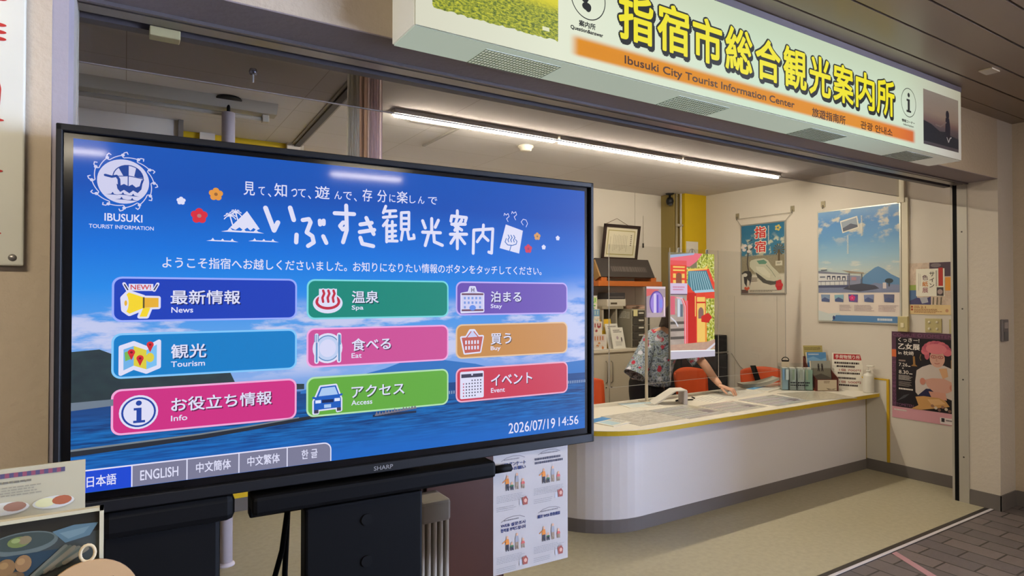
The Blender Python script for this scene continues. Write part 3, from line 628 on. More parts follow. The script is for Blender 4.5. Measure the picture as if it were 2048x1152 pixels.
# ------------------------------------------------------------------ the illuminated sign over the opening
def big_sign():
    x0, x1, y0, z0, z1 = .768, 4.485, 1.817, 2.458, 2.893
    t = thing('illuminated_sign', 'long white illuminated sign box with yellow Japanese letters above the office opening', 'sign', (x0, YF, z0))
    L, D, H = x1 - x0, y0 - YF, z1 - z0
    end = glow('sign_end', (.52, .50, .40), .55)
    MB().box(0, D, 0, .006, -.002, H, end).box(L - .006, D, 0, L, -.002, H, end).box(.006, -.01, .006, L - .006, -.002, H, P(200, 200, 190, .6)).build('housing', t)
    def under(nt):
        q = N(nt, 'Object'); a = q.m('ADD', q.step(q.x, 3.6, 2.4), 0); return q.mix(a, rgb(136, 128, 116), rgb(160, 172, 158))
    m = nodemat('sign_underside', under, emit=True, rough=.4, k=.92)
    MB().box(.006, D, -.004, L - .006, -.002, .004, m).build('underside', t)
    MB().box(-.004, D - .008, H - .004, L + .004, -.002, H + .028, P(96, 88, 92, .5)).build('top_trim', t)
    # lit face
    W, Hm = L * 1000, H * 1000
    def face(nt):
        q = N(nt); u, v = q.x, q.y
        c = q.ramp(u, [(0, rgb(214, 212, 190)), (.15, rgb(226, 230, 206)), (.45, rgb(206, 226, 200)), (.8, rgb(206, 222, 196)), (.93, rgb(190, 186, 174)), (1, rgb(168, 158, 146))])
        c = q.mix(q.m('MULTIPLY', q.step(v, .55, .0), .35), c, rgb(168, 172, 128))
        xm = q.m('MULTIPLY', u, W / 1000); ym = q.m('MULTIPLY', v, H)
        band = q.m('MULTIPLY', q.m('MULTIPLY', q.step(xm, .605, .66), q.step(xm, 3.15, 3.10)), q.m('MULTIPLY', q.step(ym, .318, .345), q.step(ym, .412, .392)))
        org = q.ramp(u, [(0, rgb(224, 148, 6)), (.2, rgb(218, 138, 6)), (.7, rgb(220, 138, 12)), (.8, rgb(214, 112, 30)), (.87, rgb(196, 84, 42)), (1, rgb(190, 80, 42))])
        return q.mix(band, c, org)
    MB().box(.004, D - .006, 0, L - .004, D, H, P(220, 222, 205, .4)).build('face_panel', t)
    sg = Flat(W, Hm, (0, D - .0065, H), (1, 0, 0), (0, 0, -1), (0, -1, 0), .0004)
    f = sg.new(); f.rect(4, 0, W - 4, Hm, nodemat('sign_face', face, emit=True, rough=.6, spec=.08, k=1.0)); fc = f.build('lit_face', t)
    # flower-field photo
    def field(nt):
        q = N(nt); v = q.y; n1 = q.noise(260, 1, .25, 4, .7); n2 = q.noise(30, 1, .2, 3)
        g = q.ramp(n1, [(.30, rgb(34, 54, 8)), (.45, rgb(112, 130, 20)), (.58, rgb(190, 190, 30)), (.75, rgb(222, 216, 60))])
        y = q.mix(n2, rgb(226, 212, 8), rgb(212, 206, 30)); return q.mix(q.step(v, .52, .64), y, g)
    f = sg.new(); fm = nodemat('field_photo', field, emit=True, k=.95)
    pts = [(66, 365)]
    rr = random.Random(3)
    for k in range(41): pts.append((66 + k * 12.3, 368 + rr.uniform(-3, 4)))
    f.poly([(62, 40)] + [(62, 360)] + pts + [(560, 366), (561, 40)], fm, 2)
    f.poly([(62, 40), (561, 40), (561, 190), (400, 172), (200, 150), (62, 140)], E(150, 180, 220), 3)
    f.poly([(62, 132), (200, 146), (300, 158), (420, 176), (561, 196), (561, 206), (400, 186), (200, 160), (62, 150)], E(60, 64, 40), 4)
    f.rect(490, 330, 520, 344, E(226, 226, 190), 5)
    f.build('field_picture', fc, 'photo of a yellow rapeseed field')
    # question mark and its captions
    ink = E(34, 34, 30)
    f = sg.new(); cx, cy = 700, 174; f.ring(cx, cy, 84, 84, 4, ink, 3, 48); f.text('?', cx - 34, cy - 58, cx + 34, cy + 50, ink, 4, .08); f.ell(cx - 2, cy + 38, 15, 17, ink, 5)
    f.text('案内所', 655, 266, 735, 290, ink, 3, 1.0); f.text('Question&answer', 616, 294, 772, 312, ink, 3, .9)
    f.build('question_mark', fc)
    # big letters
    f = sg.new(); yl = E(236, 224, 24); bk = E(30, 32, 26)
    for k, ch in enumerate('指宿市総合観光案内所'):
        a = 848 + k * 207.3; b = a + 186; u0, u1 = 92 + (6 if ch in '市合' else 0), 292
        f.text(ch, a - 2, u0 - 2, b + 18, u1 + 20, bk, 3, 15); f.text(ch, a - 8, u0 - 8, b + 8, u1 + 8, bk, 4, 13.5)
        f.text(ch, a, u0, b, u1, yl, 8, 4.6)
    f.build('yellow_lettering', fc, 'fat yellow letters with black outline')
    f = sg.new(); br = E(74, 40, 14)
    f.text('Ibusuki City Tourist Information Center', 880, 352, 1974, 396, br, 3, 1.3); f.build('brown_lettering', fc); f = sg.new()
    f.text('旅遊指南所', 2116, 356, 2412, 404, br, 3, 1.3); f.build('brown_lettering', fc); f = sg.new(); f.text('관광 안내소', 2554, 356, 2880, 400, br, 3, 1.3); f.build('brown_lettering', fc)
    f = sg.new(); cx, cy = 3061, 178; f.ring(cx, cy, 84, 84, 4, E(40, 40, 36), 3, 48); f.ell(cx, cy - 44, 13, 13, E(40, 40, 36), 4)
    f.poly([(cx - 24, cy - 20), (cx + 12, cy - 20), (cx + 12, cy + 44), (cx + 26, cy + 44), (cx + 26, cy + 56), (cx - 26, cy + 56), (cx - 26, cy + 44), (cx - 12, cy + 44), (cx - 12, cy - 8), (cx - 24, cy - 8)], E(40, 40, 36), 4)
    f.text('情報コーナー', 2982, 280, 3130, 298, E(50, 48, 44), 3, .9); f.text('Information', 3000, 304, 3116, 316, E(70, 66, 60), 3, .6); f.build('information_mark', fc)
    def dusk(nt):
        q = N(nt); v = q.y; n1 = q.noise(18, 1, .4)
        c = q.ramp(v, [(.15, rgb(140, 126, 110)), (.45, rgb(134, 112, 92)), (.56, rgb(104, 72, 60)), (.62, rgb(70, 52, 50)), (.75, rgb(40, 34, 38)), (.95, rgb(56, 46, 46))]); return q.mix(q.m('MULTIPLY', n1, .35), c, rgb(90, 70, 60))
    f = sg.new(); f.rect(3232, 64, 3676, 392, nodemat('dusk_photo', dusk, emit=True, k=.85), 2)
    dk = E(34, 28, 34, .85)
    f.poly([(3232, 250), (3330, 262), (3430, 292), (3500, 286), (3560, 300), (3676, 310), (3676, 372), (3232, 372)], E(34, 32, 36, .85), 3)
    f.ell(3530, 176, 22, 26, dk, 4, 16); f.poly([(3506, 198), (3552, 196), (3566, 250), (3560, 330), (3500, 330), (3502, 250)], dk, 4)
    f.stroke([(3512, 226), (3440, 262), (3380, 258)], 9, E(110, 92, 84, .85), 5); f.stroke([(3520, 318), (3540, 344), (3560, 318), (3576, 312)], 8, E(150, 140, 136, .85), 5)
    f.build('dusk_picture', fc, 'dim dusk photo of a dark standing figure')
    # louvres in the underside
    for k, xa in enumerate((.285, 1.232, 2.18, 3.125)):
        lv = MB(); gm = P(120, 130, 112, .5) if k < 3 else P(110, 104, 92, .5); lm = glow('louvre', (.36, .40, .26), .85) if k == 0 else glow('louvre', (.30, .36, .27), .9 if k < 2 else .5)
        lv.box(xa, D + .036, -.0055, xa + .32, D + .176, -.004, lm)
        for j in range(8): lv.box(xa, D + .036 + j * .0198, -.0075, xa + .32, D + .0385 + j * .0198, -.005, gm)
        for j in range(26): lv.box(xa + j * .0127, D + .036, -.007, xa + j * .0127 + .0015, D + .176, -.005, gm)
        lv.build('louvre', t)
big_sign()

# ------------------------------------------------------------------ glass smoke barrier and things on the office ceiling
def ceiling_things():
    g = clear('barrier_glass', (.70, .68, .68), .06, 1.55)
    t = thing('glass_smoke_barrier', 'strip of clear glass hanging from the office ceiling across the whole opening', 'glass panel', (-3.1, 2.83, 2.482))
    MB().box(0, -.004, 0, 8.9, .004, ZC - 2.482, g).build('glass', t)
    MB().box(0, -.005, -.003, 8.9, .005, .001, P(150, 140, 134, .4)).build('lower_rail', t)
    k = MB().lathe([(.0, -.012), (.014, -.01), (.017, 0), (.014, .012), (0, .016)], P(150, 152, 168, .25, metal=.8), (.0, 0, 0)).cyl((0, 0, -.045), (0, 0, -.01), .004, P(180, 176, 170, .4))
    k.cyl((0, 0, 0), (0, .03, 0), .005, STEEL); o = k.build('pull_knob', t); o.location = (3.555, -.034, .066)
    MB().box(XR - .03, 2.80, 2.43, XR, 2.86, ZC, CREAM_TRIM).build('trim_9', kind='structure')
    o = MB().box(0, 0, 0, .088, .05, .03, P(176, 164, 120, .6), .003).build('reflection_block'); o.location = (.062, 2.288, ZS - .042)  # solid block added where the glass shows a beige reflection
    tag(o, 'beige block added for a glass reflection, under the shutter rail at the far left', 'box')
    o = MB().lathe([(0, 0), (.062, 0), (.062, -.012), (.05, -.02), (.046, -.036), (.03, -.042), (0, -.043)], P(206, 198, 182, .5)).build('smoke_detector'); o.location = (2.69, 4.1, ZC)
    tag(o, 'round white smoke detector on the office ceiling', 'smoke detector')
    # floor-to-ceiling pole
    t = thing('tension_pole', 'white pole standing from floor to ceiling behind the big screen, black cap on top', 'pole', (.522, 4.05, 0))
    wp = P(196, 186, 190, .5)
    MB().cyl((0, 0, .01), (0, 0, 2.70), .037, wp).build('tube', t)
    MB().cyl((0, 0, 2.70), (0, 0, 2.775), .010, BLACKM).lathe([(0, 2.772), (.075, 2.772), (.078, 2.78), (.07, 2.79), (0, 2.79)], P(40, 38, 34, .5)).build('cap', t)
    MB().lathe([(0, 0), (.05, 0), (.048, .01), (.037, .02), (0, .02)], wp).build('foot', t)
    # curtain rail and curtains
    t = thing('curtain_rail', 'dark curtain rail running across the office ceiling away from the opening', 'curtain rail', (1.07, 3.3, ZC), math.radians(-2.2))
    MB().box(-.022, 0, -.025, .022, 1.76, 0, P(50, 44, 40, .5), .003).box(-.04, 0, -.012, -.022, 1.76, 0, P(150, 142, 130, .5)).box(.022, 0, -.012, .04, 1.76, 0, P(150, 142, 130, .5)).build('rail', t)
    MB().box(-.03, 1.73, -.07, .06, 1.76, 0, P(176, 168, 154, .5)).build('end_bracket', t)
    def fold(xa, xb, ya, n, amp, ztop, zbot, m, name, parent, flare=1.0):
        vs = []; fs = []; NN = n * 8
        for r in range(9):
            f_ = r / 8; z = ztop + (zbot - ztop) * f_
            for k in range(NN + 1):
                u = k / NN; x = xa + (xb - xa) * (u - .0) + (u - .5) * (flare - 1) * f_ * (xb - xa); y = ya + amp * math.sin(u * n * 2 * PI + r * .15); vs.append((x, y, z))
        for r in range(8):
            for k in range(NN): a = r * (NN + 1) + k; fs.append((a, a + 1, a + NN + 2, a + NN + 1))
        mb = MB(); mb.add(vs, fs, m, True); o = mb.build(name, parent)
        return o
    def cloth(name, c):
        m = bpy.data.materials.new(name); m.use_nodes = True; nt = m.node_tree; bs = nt.nodes['Principled BSDF']; bs.inputs['Base Color'].default_value = c; bs.inputs['Roughness'].default_value = .9
        tl = nt.nodes.new('ShaderNodeBsdfTranslucent'); tl.inputs[0].default_value = c; mx = nt.nodes.new('ShaderNodeMixShader'); mx.inputs[0].default_value = .5
        nt.links.new(bs.outputs[0], mx.inputs[1]); nt.links.new(tl.outputs[0], mx.inputs[2]); nt.links.new(mx.outputs[0], nt.nodes['Material Output'].inputs[0]); return m
    t = thing('curtain', 'pair of pale gathered curtains hanging from the office ceiling behind the big screen', 'curtain', (.93, 3.02, 0))
    fold(.0, .055, 0, 4, .018, 2.775, .35, cloth('white_cloth', rgb(244, 242, 234)), 'curtain_panel', t, 1.5)
    fold(.105, .175, 0, 5, .018, 2.775, .35, cloth('pinkish_cloth', rgb(240, 228, 230)), 'curtain_panel', t, 1.05)
    fold(.045, .12, .04, 3, .012, 2.775, .35, cloth('tan_cloth', rgb(176, 150, 138)), 'curtain_panel', t, 1.0)
    MB().box(-.02, -.02, 2.77, .20, .06, ZC, P(196, 188, 176, .5)).build('curtain_track', t)
    # drape line / frame on the ceiling right of the curtains
    MB().box(1.62, 3.88, ZC - .012, 2.0, 3.90, ZC, P(160, 154, 148, .5)).box(1.98, 3.9, ZC - .012, 2.0, 4.5, ZC, P(160, 154, 148, .5)).build('trim_10', kind='structure')
    # security camera
    t = thing('security_camera', 'black dome security camera under the ceiling beside the yellow column', 'camera', (5.36, 5.12, ZC))
    MB().lathe([(0, 0), (.05, 0), (.045, -.012), (.012, -.02), (.012, -.05), (0, -.05)], BLACK).build('mount', t)
    MB().lathe([(0, -.045), (.03, -.05), (.042, -.075), (.044, -.10), (.035, -.125), (.018, -.138), (0, -.14)], BLACK).build('camera_body', t)
    MB().lathe([(0, -.118), (.024, -.122), (.024, -.134), (.012, -.146), (0, -.148)], P(60, 60, 64, .1, spec=.6), (-.004, -.012, 0)).build('lens', t)
    MB().tube([(.03, 0, -.085), (.07, -.005, -.07), (.09, -.01, -.04), (.12, -.01, -.02)], .011, P(50, 48, 44, .5)).build('arm', t)
ceiling_things()

# ------------------------------------------------------------------ pictures on the right wall
def wall_flat(W, H, y_left, z_top, x=XR - .006):
    return Flat(W, H, (x, y_left, z_top), (0, -1, 0), (0, 0, -1), (-1, 0, 0), .0006)
def wire_hook(mb, y, z):
    mb.box(XR - .006, y - .022, z - .03, XR, y + .022, z + .03, P(150, 140, 116, .4, metal=.4), .002); mb.tube([(XR - .006, y, z - .01), (XR - .02, y, z - .03), (XR - .02, y, z - .045), (XR - .01, y, z - .04)], .004, STEEL)
def posters():
    # 1 - train poster in a silver frame hung on a string
    t = thing('framed_poster', 'poster of a white bullet train under a red and white title, hung on a string', 'poster', (0, 0, 0), 0, None)
    Wd, Hd, yl, zt = 556, 772, 4.525, 2.392
    MB().box(XR - .014, yl - .556, zt - .772, XR - .001, yl, zt, P(150, 150, 146, .35, metal=.5), .002).build('frame', t)
    f = wall_flat(Wd, Hd, yl, zt, XR - .0146)
    def p1(nt):
        q = N(nt); v = q.y; n = q.noise(7, 1, 1.4); n2 = q.noise(40)
        s = q.mix(q.step(n, .50, .62), rgb(54, 112, 142), rgb(190, 190, 168)); s = q.mix(q.step(v, .26, .12), s, rgb(44, 104, 136))
        g = q.mix(n2, rgb(120, 110, 90), rgb(160, 150, 122)); c = q.mix(q.step(v, .44, .47), s, g); return q.mix(q.step(v, .70, .74), c, rgb(206, 200, 184))
    f.rect(14, 14, 542, 758, nodemat('train_print', p1, rough=.45), 0)
    rd, wh = P(196, 40, 40), P(226, 220, 204)
    for ch, a, b in (('指', 30, 172), ('宿', 186, 326)):
        f.text(ch, 178, a, 334, b, wh, 3, .09); f.text(ch, 186, a + 8, 326, b - 8, rd, 5, .03)
    f.vdash(350, 40, 364, 220, 9, wh, 3)
    for k in range(5): f.ell(470 + 24 * math.cos(k * 1.26), 70 + 22 * math.sin(k * 1.26), 15, 12, P(190, 170, 90), 2)
    pl = P(92, 76, 50)
    for k in range(13):
        a = 2 * PI * k / 13; f.poly([(480, 300), (480 + 70 * math.cos(a), 300 + 66 * math.sin(a)), (480 + 64 * math.cos(a + .22), 300 + 60 * math.sin(a + .22))], pl, 2)
    f.rect(468, 300, 492, 420, pl, 2)
    f.stroke([(88, 250), (96, 330), (90, 440), (104, 520)], 15, P(76, 66, 60), 2); f.stroke([(96, 330), (150, 270), (170, 250)], 9, P(76, 66, 60), 2)
    for x, y in ((30, 250), (60, 235), (130, 250), (50, 280), (110, 300)): f.ell(x, y, 26, 18, P(206, 196, 190), 3, 12)
    f.stroke([(100, 196), (130, 186), (150, 178)], 7, P(46, 50, 60), 3)
    f.poly([(120, 420), (140, 400), (200, 388), (300, 384), (350, 410), (392, 470), (470, 540), (506, 590), (508, 626), (470, 652), (400, 660), (320, 652), (240, 600), (180, 530), (120, 470)], P(196, 194, 172, .3), 4)
    f.poly([(190, 530), (240, 560), (330, 622), (420, 636), (508, 618), (500, 650), (440, 668), (380, 674), (290, 650), (220, 590)], P(74, 72, 66), 5)
    f.poly([(210, 408), (300, 400), (340, 428), (320, 448), (240, 446)], P(96, 140, 118), 6); f.poly([(200, 470), (300, 480), (380, 560), (370, 600), (280, 560), (210, 510)], P(212, 210, 190), 5); f.stroke([(330, 460), (390, 520), (440, 590)], 6, P(130, 136, 122), 6)
    f.poly([(14, 540), (60, 514), (130, 520), (150, 560), (140, 620), (120, 680), (90, 600), (80, 690), (50, 650), (40, 560)], P(56, 52, 50), 5); f.ell(60, 560, 30, 20, P(200, 196, 186), 6); f.ell(104, 650, 16, 30, P(206, 200, 190), 7)
    f.rect(440, 420, 520, 470, P(206, 200, 180), 5); f.lines(456, 436, 506, 458, 2, P(90, 84, 76), 6)
    for k in range(6): f.ell(482 + 22 * math.cos(k), 676 + 34 * math.sin(k), 24, 24, P(190, 44, 50), 7, 12)
    for k in range(3): f.ell(66 + k * 18, 706 + (k % 2) * 12, 17, 15, P(196, 90, 66), 7, 12)
    f.lines(130, 590, 230, 640, 3, P(110, 100, 92), 7, .5, 3); f.lines(120, 726, 480, 752, 2, P(130, 122, 112), 7, .5, 4); f.rect(14, 722, 100, 758, P(90, 74, 70), 6)
    f.build('printed_sheet', t)
    h = MB(); wire_hook(h, 4.575, 2.50); wire_hook(h, 3.895, 2.503)
    h.tube([(XR - .018, 4.575, 2.462), (XR - .016, 3.895, 2.466)], .0022, P(150, 144, 130, .5)); h.tube([(XR - .018, 4.575, 2.462), (XR - .012, 4.52, 2.385)], .0022, P(150, 144, 130, .5)); h.tube([(XR - .018, 3.895, 2.462), (XR - .012, 3.975, 2.385)], .0022, P(150, 144, 130, .5))
    h.build('hooks_and_string', t)
    # 2 - sky and volcano poster in a clear-fronted frame
    t = thing('framed_poster', 'large silver-framed poster of blue sky, a station front and a volcano', 'poster')
    Wd, Hd, yl, zt = 786, 1094, 3.618, 2.438
    MB().box(XR - .02, yl - .786, zt - 1.094, XR - .001, yl, zt, P(196, 194, 184, .3, metal=.4), .003).build('frame', t)
    f = wall_flat(Wd, Hd, yl, zt, XR - .0206)
    def p2(nt):
        q = N(nt); u, v = q.x, q.y; n = q.noise(4.2, 1, 2.0, 6, .55)
        c = q.ramp(v, [(0, rgb(120, 160, 200)), (.12, rgb(82, 136, 192)), (.26, rgb(96, 148, 194)), (.42, rgb(140, 178, 200)), (.58, rgb(186, 196, 190)), (.66, rgb(190, 196, 190))])
        cl = q.m('MULTIPLY', q.step(n, .50, .60), q.step(v, .36, .18)); c = q.mix(q.m('MULTIPLY', cl, .85), c, rgb(214, 206, 184))
        c = q.mix(q.m('MULTIPLY', q.m('MULTIPLY', q.step(q.noise(5, 1, 6), .55, .65), q.step(v, .42, .5)), .6), c, rgb(220, 214, 196))
        return q.mix(q.step(v, .735, .74), c, rgb(218, 206, 196))
    f.rect(14, 14, 772, 1080, nodemat('sky_print', p2, rough=.4, coat=.6), 0)
    f.poly([(420, 690), (470, 640), (560, 576), (590, 566), (640, 592), (700, 640), (772, 678), (772, 740), (420, 740)], P(96, 134, 172), 1)
    f.poly([(500, 740), (560, 716), (640, 730), (772, 736), (772, 800), (14, 800), (14, 740)], P(124, 132, 160), 2); f.poly([(14, 740), (140, 762), (330, 784), (560, 792), (772, 778), (772, 806), (14, 806)], P(120, 128, 156), 3)
    wb = P(206, 206, 206); f.poly([(14, 606), (150, 614), (330, 636), (330, 744), (14, 752)], wb, 3); f.poly([(14, 590), (60, 592), (150, 606), (330, 626), (330, 638), (14, 614)], P(120, 124, 140), 4); f.rect(40, 580, 104, 588, P(70, 74, 92), 4)
    for k in range(4): f.rect(104 + k * 50, 640 + k * 3, 138 + k * 50, 678 + k * 3, P(60, 66, 88), 5); f.rect(112 + k * 50, 654 + k * 3, 130 + k * 50, 678 + k * 3, wb, 6)
    f.rect(30, 644, 84, 658, P(110, 116, 132), 5); f.rect(14, 690, 330, 698, P(90, 96, 120), 5); f.rect(14, 732, 330, 756, P(76, 82, 110), 5)
    for k in range(7): f.rect(40 + k * 46, 698, 44 + k * 46, 734, P(100, 106, 126), 6)
    f.poly([(250, 590), (460, 618), (462, 630), (330, 622)], P(150, 136, 120), 6); f.rect(318, 622, 326, 760, P(104, 100, 110), 6); f.rect(436, 628, 444, 740, P(104, 100, 110), 6)
    f.poly([(300, 640), (430, 650), (430, 740), (300, 750)], P(130, 134, 156), 5); f.rect(344, 660, 390, 690, P(170, 130, 140), 6); f.poly([(260, 770), (330, 734), (440, 720), (560, 740), (600, 768), (420, 796)], P(72, 74, 88), 6)
    f.ell(684, 700, 36, 22, P(60, 70, 78), 5); f.rect(680, 712, 690, 752, P(60, 70, 78), 5); f.rect(630, 716, 660, 770, P(206, 196, 196), 6)
    # tilted photo and vertical caption
    f.poly([(236, 118), (402, 84), (422, 196), (260, 236)], P(226, 222, 208), 4); f.poly([(248, 130), (394, 98), (408, 188), (268, 222)], P(150, 160, 172), 5); f.poly([(262, 190), (340, 150), (404, 170), (408, 188), (268, 222)], P(92, 96, 110), 6)
    pw = P(212, 214, 206); f.vdash(434, 86, 452, 280, 9, pw, 4); f.vdash(302, 262, 320, 440, 7, pw, 4)
    for k, (x, cl) in enumerate(((40, (130, 150, 180)), (176, (130, 168, 184)), (312, (96, 84, 140)), (458, (120, 130, 164)), (636, (96, 100, 130)))):
        f.poly([(x, 822 + (k % 2) * 6), (x + 92, 824), (x + 88, 898), (x + 6, 892)], P(*cl), 4)
        if k == 2: f.flower(x + 38, 856, 30, P(206, 60, 120), P(230, 120, 160), 5)
        else: f.poly([(x + 6, 870), (x + 40, 850), (x + 88, 872), (x + 88, 896), (x + 6, 892)], P(80, 92, 130), 5)
    for x0, x1 in ((226, 340), (368, 560), (590, 760)): f.lines(x0, 922, x1, 984, 5, P(170, 152, 160), 4, .4, x0)
    f.poly([(14, 1080), (14, 980), (120, 1010), (220, 1000), (260, 1040), (230, 1080)], P(196, 204, 202), 4); f.poly([(190, 1022), (772, 1022), (772, 1080), (150, 1080)], P(84, 126, 172), 5); f.ell(170, 1048, 12, 20, P(60, 70, 110), 6)
    f.lines(580, 1042, 752, 1072, 1, P(206, 214, 222), 6, .7, 2)
    f.build('printed_sheet', t)
    h = MB(); wire_hook(h, 3.563, 2.508); h.build('hook', t)
    # 3 - exhibition poster with white panel
    o = thing('poster', 'small colourful poster with a white panel and brush lettering, above the light switches', 'poster')
    MB().box(XR - .003, 2.447, 1.442, XR - .0005, 2.772, 1.886, P(206, 196, 180, .5)).build('sheet', o)
    f = wall_flat(325, 444, 2.772, 1.886, XR - .0032)
    def p3(nt):
        q = N(nt); n = q.noise(6, detail=2); return q.mix(q.noise(26), q.mix(q.step(n, .45, .55), rgb(176, 150, 130), rgb(204, 180, 158)), rgb(206, 190, 172))
    f.rect(0, 0, 325, 444, nodemat('collage_print', p3, rough=.5), 0)
    f.rect(160, 0, 325, 120, P(78, 62, 74), 1); f.ell(210, 24, 40, 18, P(120, 108, 112), 2); f.rect(280, 128, 325, 240, P(214, 148, 60), 1); f.rect(0, 190, 60, 236, P(148, 164, 84), 1); f.rect(0, 236, 60, 330, P(84, 112, 150), 1); f.poly([(0, 330), (60, 300), (120, 310), (170, 290), (170, 360), (0, 360)], P(74, 72, 110), 1); f.poly([(80, 300), (140, 294), (150, 340), (100, 352)], P(170, 170, 178), 2)
    for k in range(3): f.stroke([(190 + k * 30, 300), (186 + k * 30, 356)], 9, P(110, 100, 84), 2)
    f.rect(54, 52, 276, 288, P(226, 222, 206), 3); f.text('サ', 160, 78, 200, 118, P(60, 56, 52), 5, .02); f.text('イ', 160, 130, 198, 166, P(60, 56, 52), 5, .02); f.text('ン', 160, 178, 198, 214, P(60, 56, 52), 5, .02)
    for ch, y, c in (('色', 104, (110, 84, 92)), ('紙', 160, (206, 130, 66)), ('展', 214, (150, 96, 106))): f.text(ch, 104, y, 150, y + 44, P(*c), 5, .02)
    f.rect(230, 46, 264, 200, P(178, 56, 48), 5); f.vdash(209, 70, 219, 205, 11, P(120, 112, 106), 5); f.vdash(72, 90, 77, 240, 16, P(150, 142, 132), 5); f.vdash(86, 96, 90, 200, 14, P(150, 142, 132), 5); f.rect(216, 212, 268, 284, P(74, 66, 66), 5); f.ell(242, 250, 20, 22, P(170, 150, 146), 6)
    f.rect(0, 362, 325, 444, P(216, 190, 140), 2); f.text('2.1', 90, 374, 130, 392, P(140, 72, 48), 4, .02); f.ell(20, 380, 9, 9, P(170, 80, 56), 4); f.ell(20, 404, 9, 9, P(170, 80, 56), 4); f.lines(36, 372, 86, 394, 2, P(150, 90, 60), 4, .5, 5); f.lines(36, 398, 260, 436, 4, P(150, 96, 66), 4, .45, 6); f.ell(292, 410, 12, 14, P(190, 140, 110), 4)
    f.build('print', o)
    # 4 - dark exhibition poster with a person in a pink hat
    o = thing('poster', 'dark purple-edged exhibition poster with a person in a pink ruffled hat', 'poster')
    MB().box(XR - .003, 2.432, .515, XR - .0005, 2.925, 1.283, P(206, 170, 176, .5)).build('sheet', o)
    W, H = 493, 768; f = wall_flat(W, H, 2.925, 1.283, XR - .0032)
    f.rect(0, 0, W, H, P(84, 54, 74, .5), 0); f.rect(0, 668, W, H, P(206, 150, 160, .5), 1); f.rect(36, 52, W, 668, P(30, 26, 32, .5), 1)
    f.text('COOKIE OTOMETEN', 10, 12, 484, 42, P(120, 76, 106), 2, .03)
    for k, ch in enumerate('COOKIEOTOMETEN'): f.text(ch, 6, 620 - k * 36, 32, 646 - k * 36, P(116, 72, 104), 2, .03, -PI / 2)
    f.text('OTOMETEN', 10, 634, 180, 660, P(110, 70, 100), 2, .03); f.rect(0, 160, 38, 226, P(206, 106, 62), 3)
    wt = P(224, 216, 208)
    f.text('くっきー!', 56, 52, 230, 90, wt, 4, .02); f.text('乙女展', 56, 100, 234, 156, wt, 4, .03); f.text('in 枕崎', 56, 168, 184, 204, wt, 4, .015); f.lines(60, 248, 118, 268, 1, P(150, 130, 122), 4, .7, 8); f.text('7.26', 60, 276, 132, 306, wt, 4, .01); f.ell(94, 322, 5, 5, wt, 4); f.text('8.30', 60, 340, 140, 372, wt, 4, .01); f.rect(138, 298, 156, 305, wt, 4); f.rect(146, 363, 172, 370, wt, 4)
    f.lines(58, 384, 176, 430, 5, P(190, 182, 176), 4, .5, 2); f.lines(58, 440, 170, 486, 5, P(150, 140, 136), 4, .4, 3); f.lines(58, 498, 182, 520, 1, wt, 4, .6, 8)
    br = P(150, 110, 60); f.poly([(176, 210), (192, 210), (196, 280), (214, 296), (160, 296), (178, 280)], br, 3); f.stroke([(240, 190), (232, 220), (240, 240)], 7, P(120, 100, 70), 3); f.rect(470, 220, 484, 296, br, 3)
    bl = P(198, 186, 178, .5)
    f.poly([(206, 330), (250, 296), (310, 270), (420, 270), (493, 300), (493, 560), (430, 540), (300, 540), (230, 560), (196, 520), (194, 430)], bl, 4)
    f.poly([(280, 480), (420, 470), (430, 600), (260, 600), (200, 560), (220, 540)], P(36, 36, 70), 5)
    f.poly([(300, 500), (430, 500), (440, 560), (330, 570)], P(206, 150, 130), 6)
    f.poly([(270, 404), (330, 384), (420, 380), (490, 410), (493, 470), (440, 500), (340, 500), (290, 460)], P(204, 156, 140), 6); f.ell(254, 420, 22, 30, P(196, 130, 112), 7); f.ell(480, 450, 20, 26, P(196, 130, 112), 7)
    f.poly([(380, 300), (440, 290), (450, 360), (410, 384)], P(206, 160, 120), 6)
    f.ell(368, 216, 58, 74, P(206, 160, 142), 5, 30); f.rect(338, 270, 400, 306, P(190, 140, 124), 4)
    for x in (342, 394): f.ring(x, 202, 22, 13, 4, P(150, 40, 44), 7)
    f.ell(342, 203, 5, 3, P(70, 50, 46), 7, 10); f.ell(394, 203, 5, 3, P(70, 50, 46), 7, 10); f.stroke([(366, 212), (362, 234), (370, 238)], 4, P(176, 126, 112), 7); f.stroke([(350, 256), (368, 260), (386, 254)], 5, P(160, 80, 76), 7)
    pk = (206, 108, 120)
    for k in range(10):
        a = -PI + k * PI / 9; f.ell(362 + 84 * math.cos(a), 160 + 58 * math.sin(a) * 1.15, 34, 30, P(pk[0] - (k % 3) * 14, pk[1] - (k % 3) * 12, pk[2] - (k % 3) * 8), 8, 14)
    f.ell(362, 134, 80, 44, P(212, 122, 130), 9); f.ell(290, 190, 20, 40, P(190, 96, 110), 8)
    f.poly([(196, 560), (260, 546), (380, 548), (430, 566), (460, 610), (350, 640), (240, 668), (160, 668), (220, 630)], P(196, 148, 90), 8); f.poly([(290, 570), (380, 556), (430, 590), (330, 620)], P(214, 170, 120), 9)
    for k in range(6): f.ell(330 + k * 26, 620 + (k % 3) * 14, 13, 13, P(*((150, 110, 90), (206, 190, 170), (120, 90, 80))[k % 3]), 10, 12)
    f.poly([(40, 620), (100, 560), (150, 540), (110, 580)], P(70, 70, 76), 4)
    f.lines(16, 690, 130, 704, 1, wt, 4, .8, 4); f.rect(386, 708, W, 760, P(216, 206, 204), 3); f.rect(396, 712, 420, 744, P(50, 44, 50), 4); f.lines(430, 722, 486, 742, 1, P(120, 106, 110), 4, .6, 5)
    f.build('print', o)
    # switch plates
    ivory = P(184, 172, 124, .4)
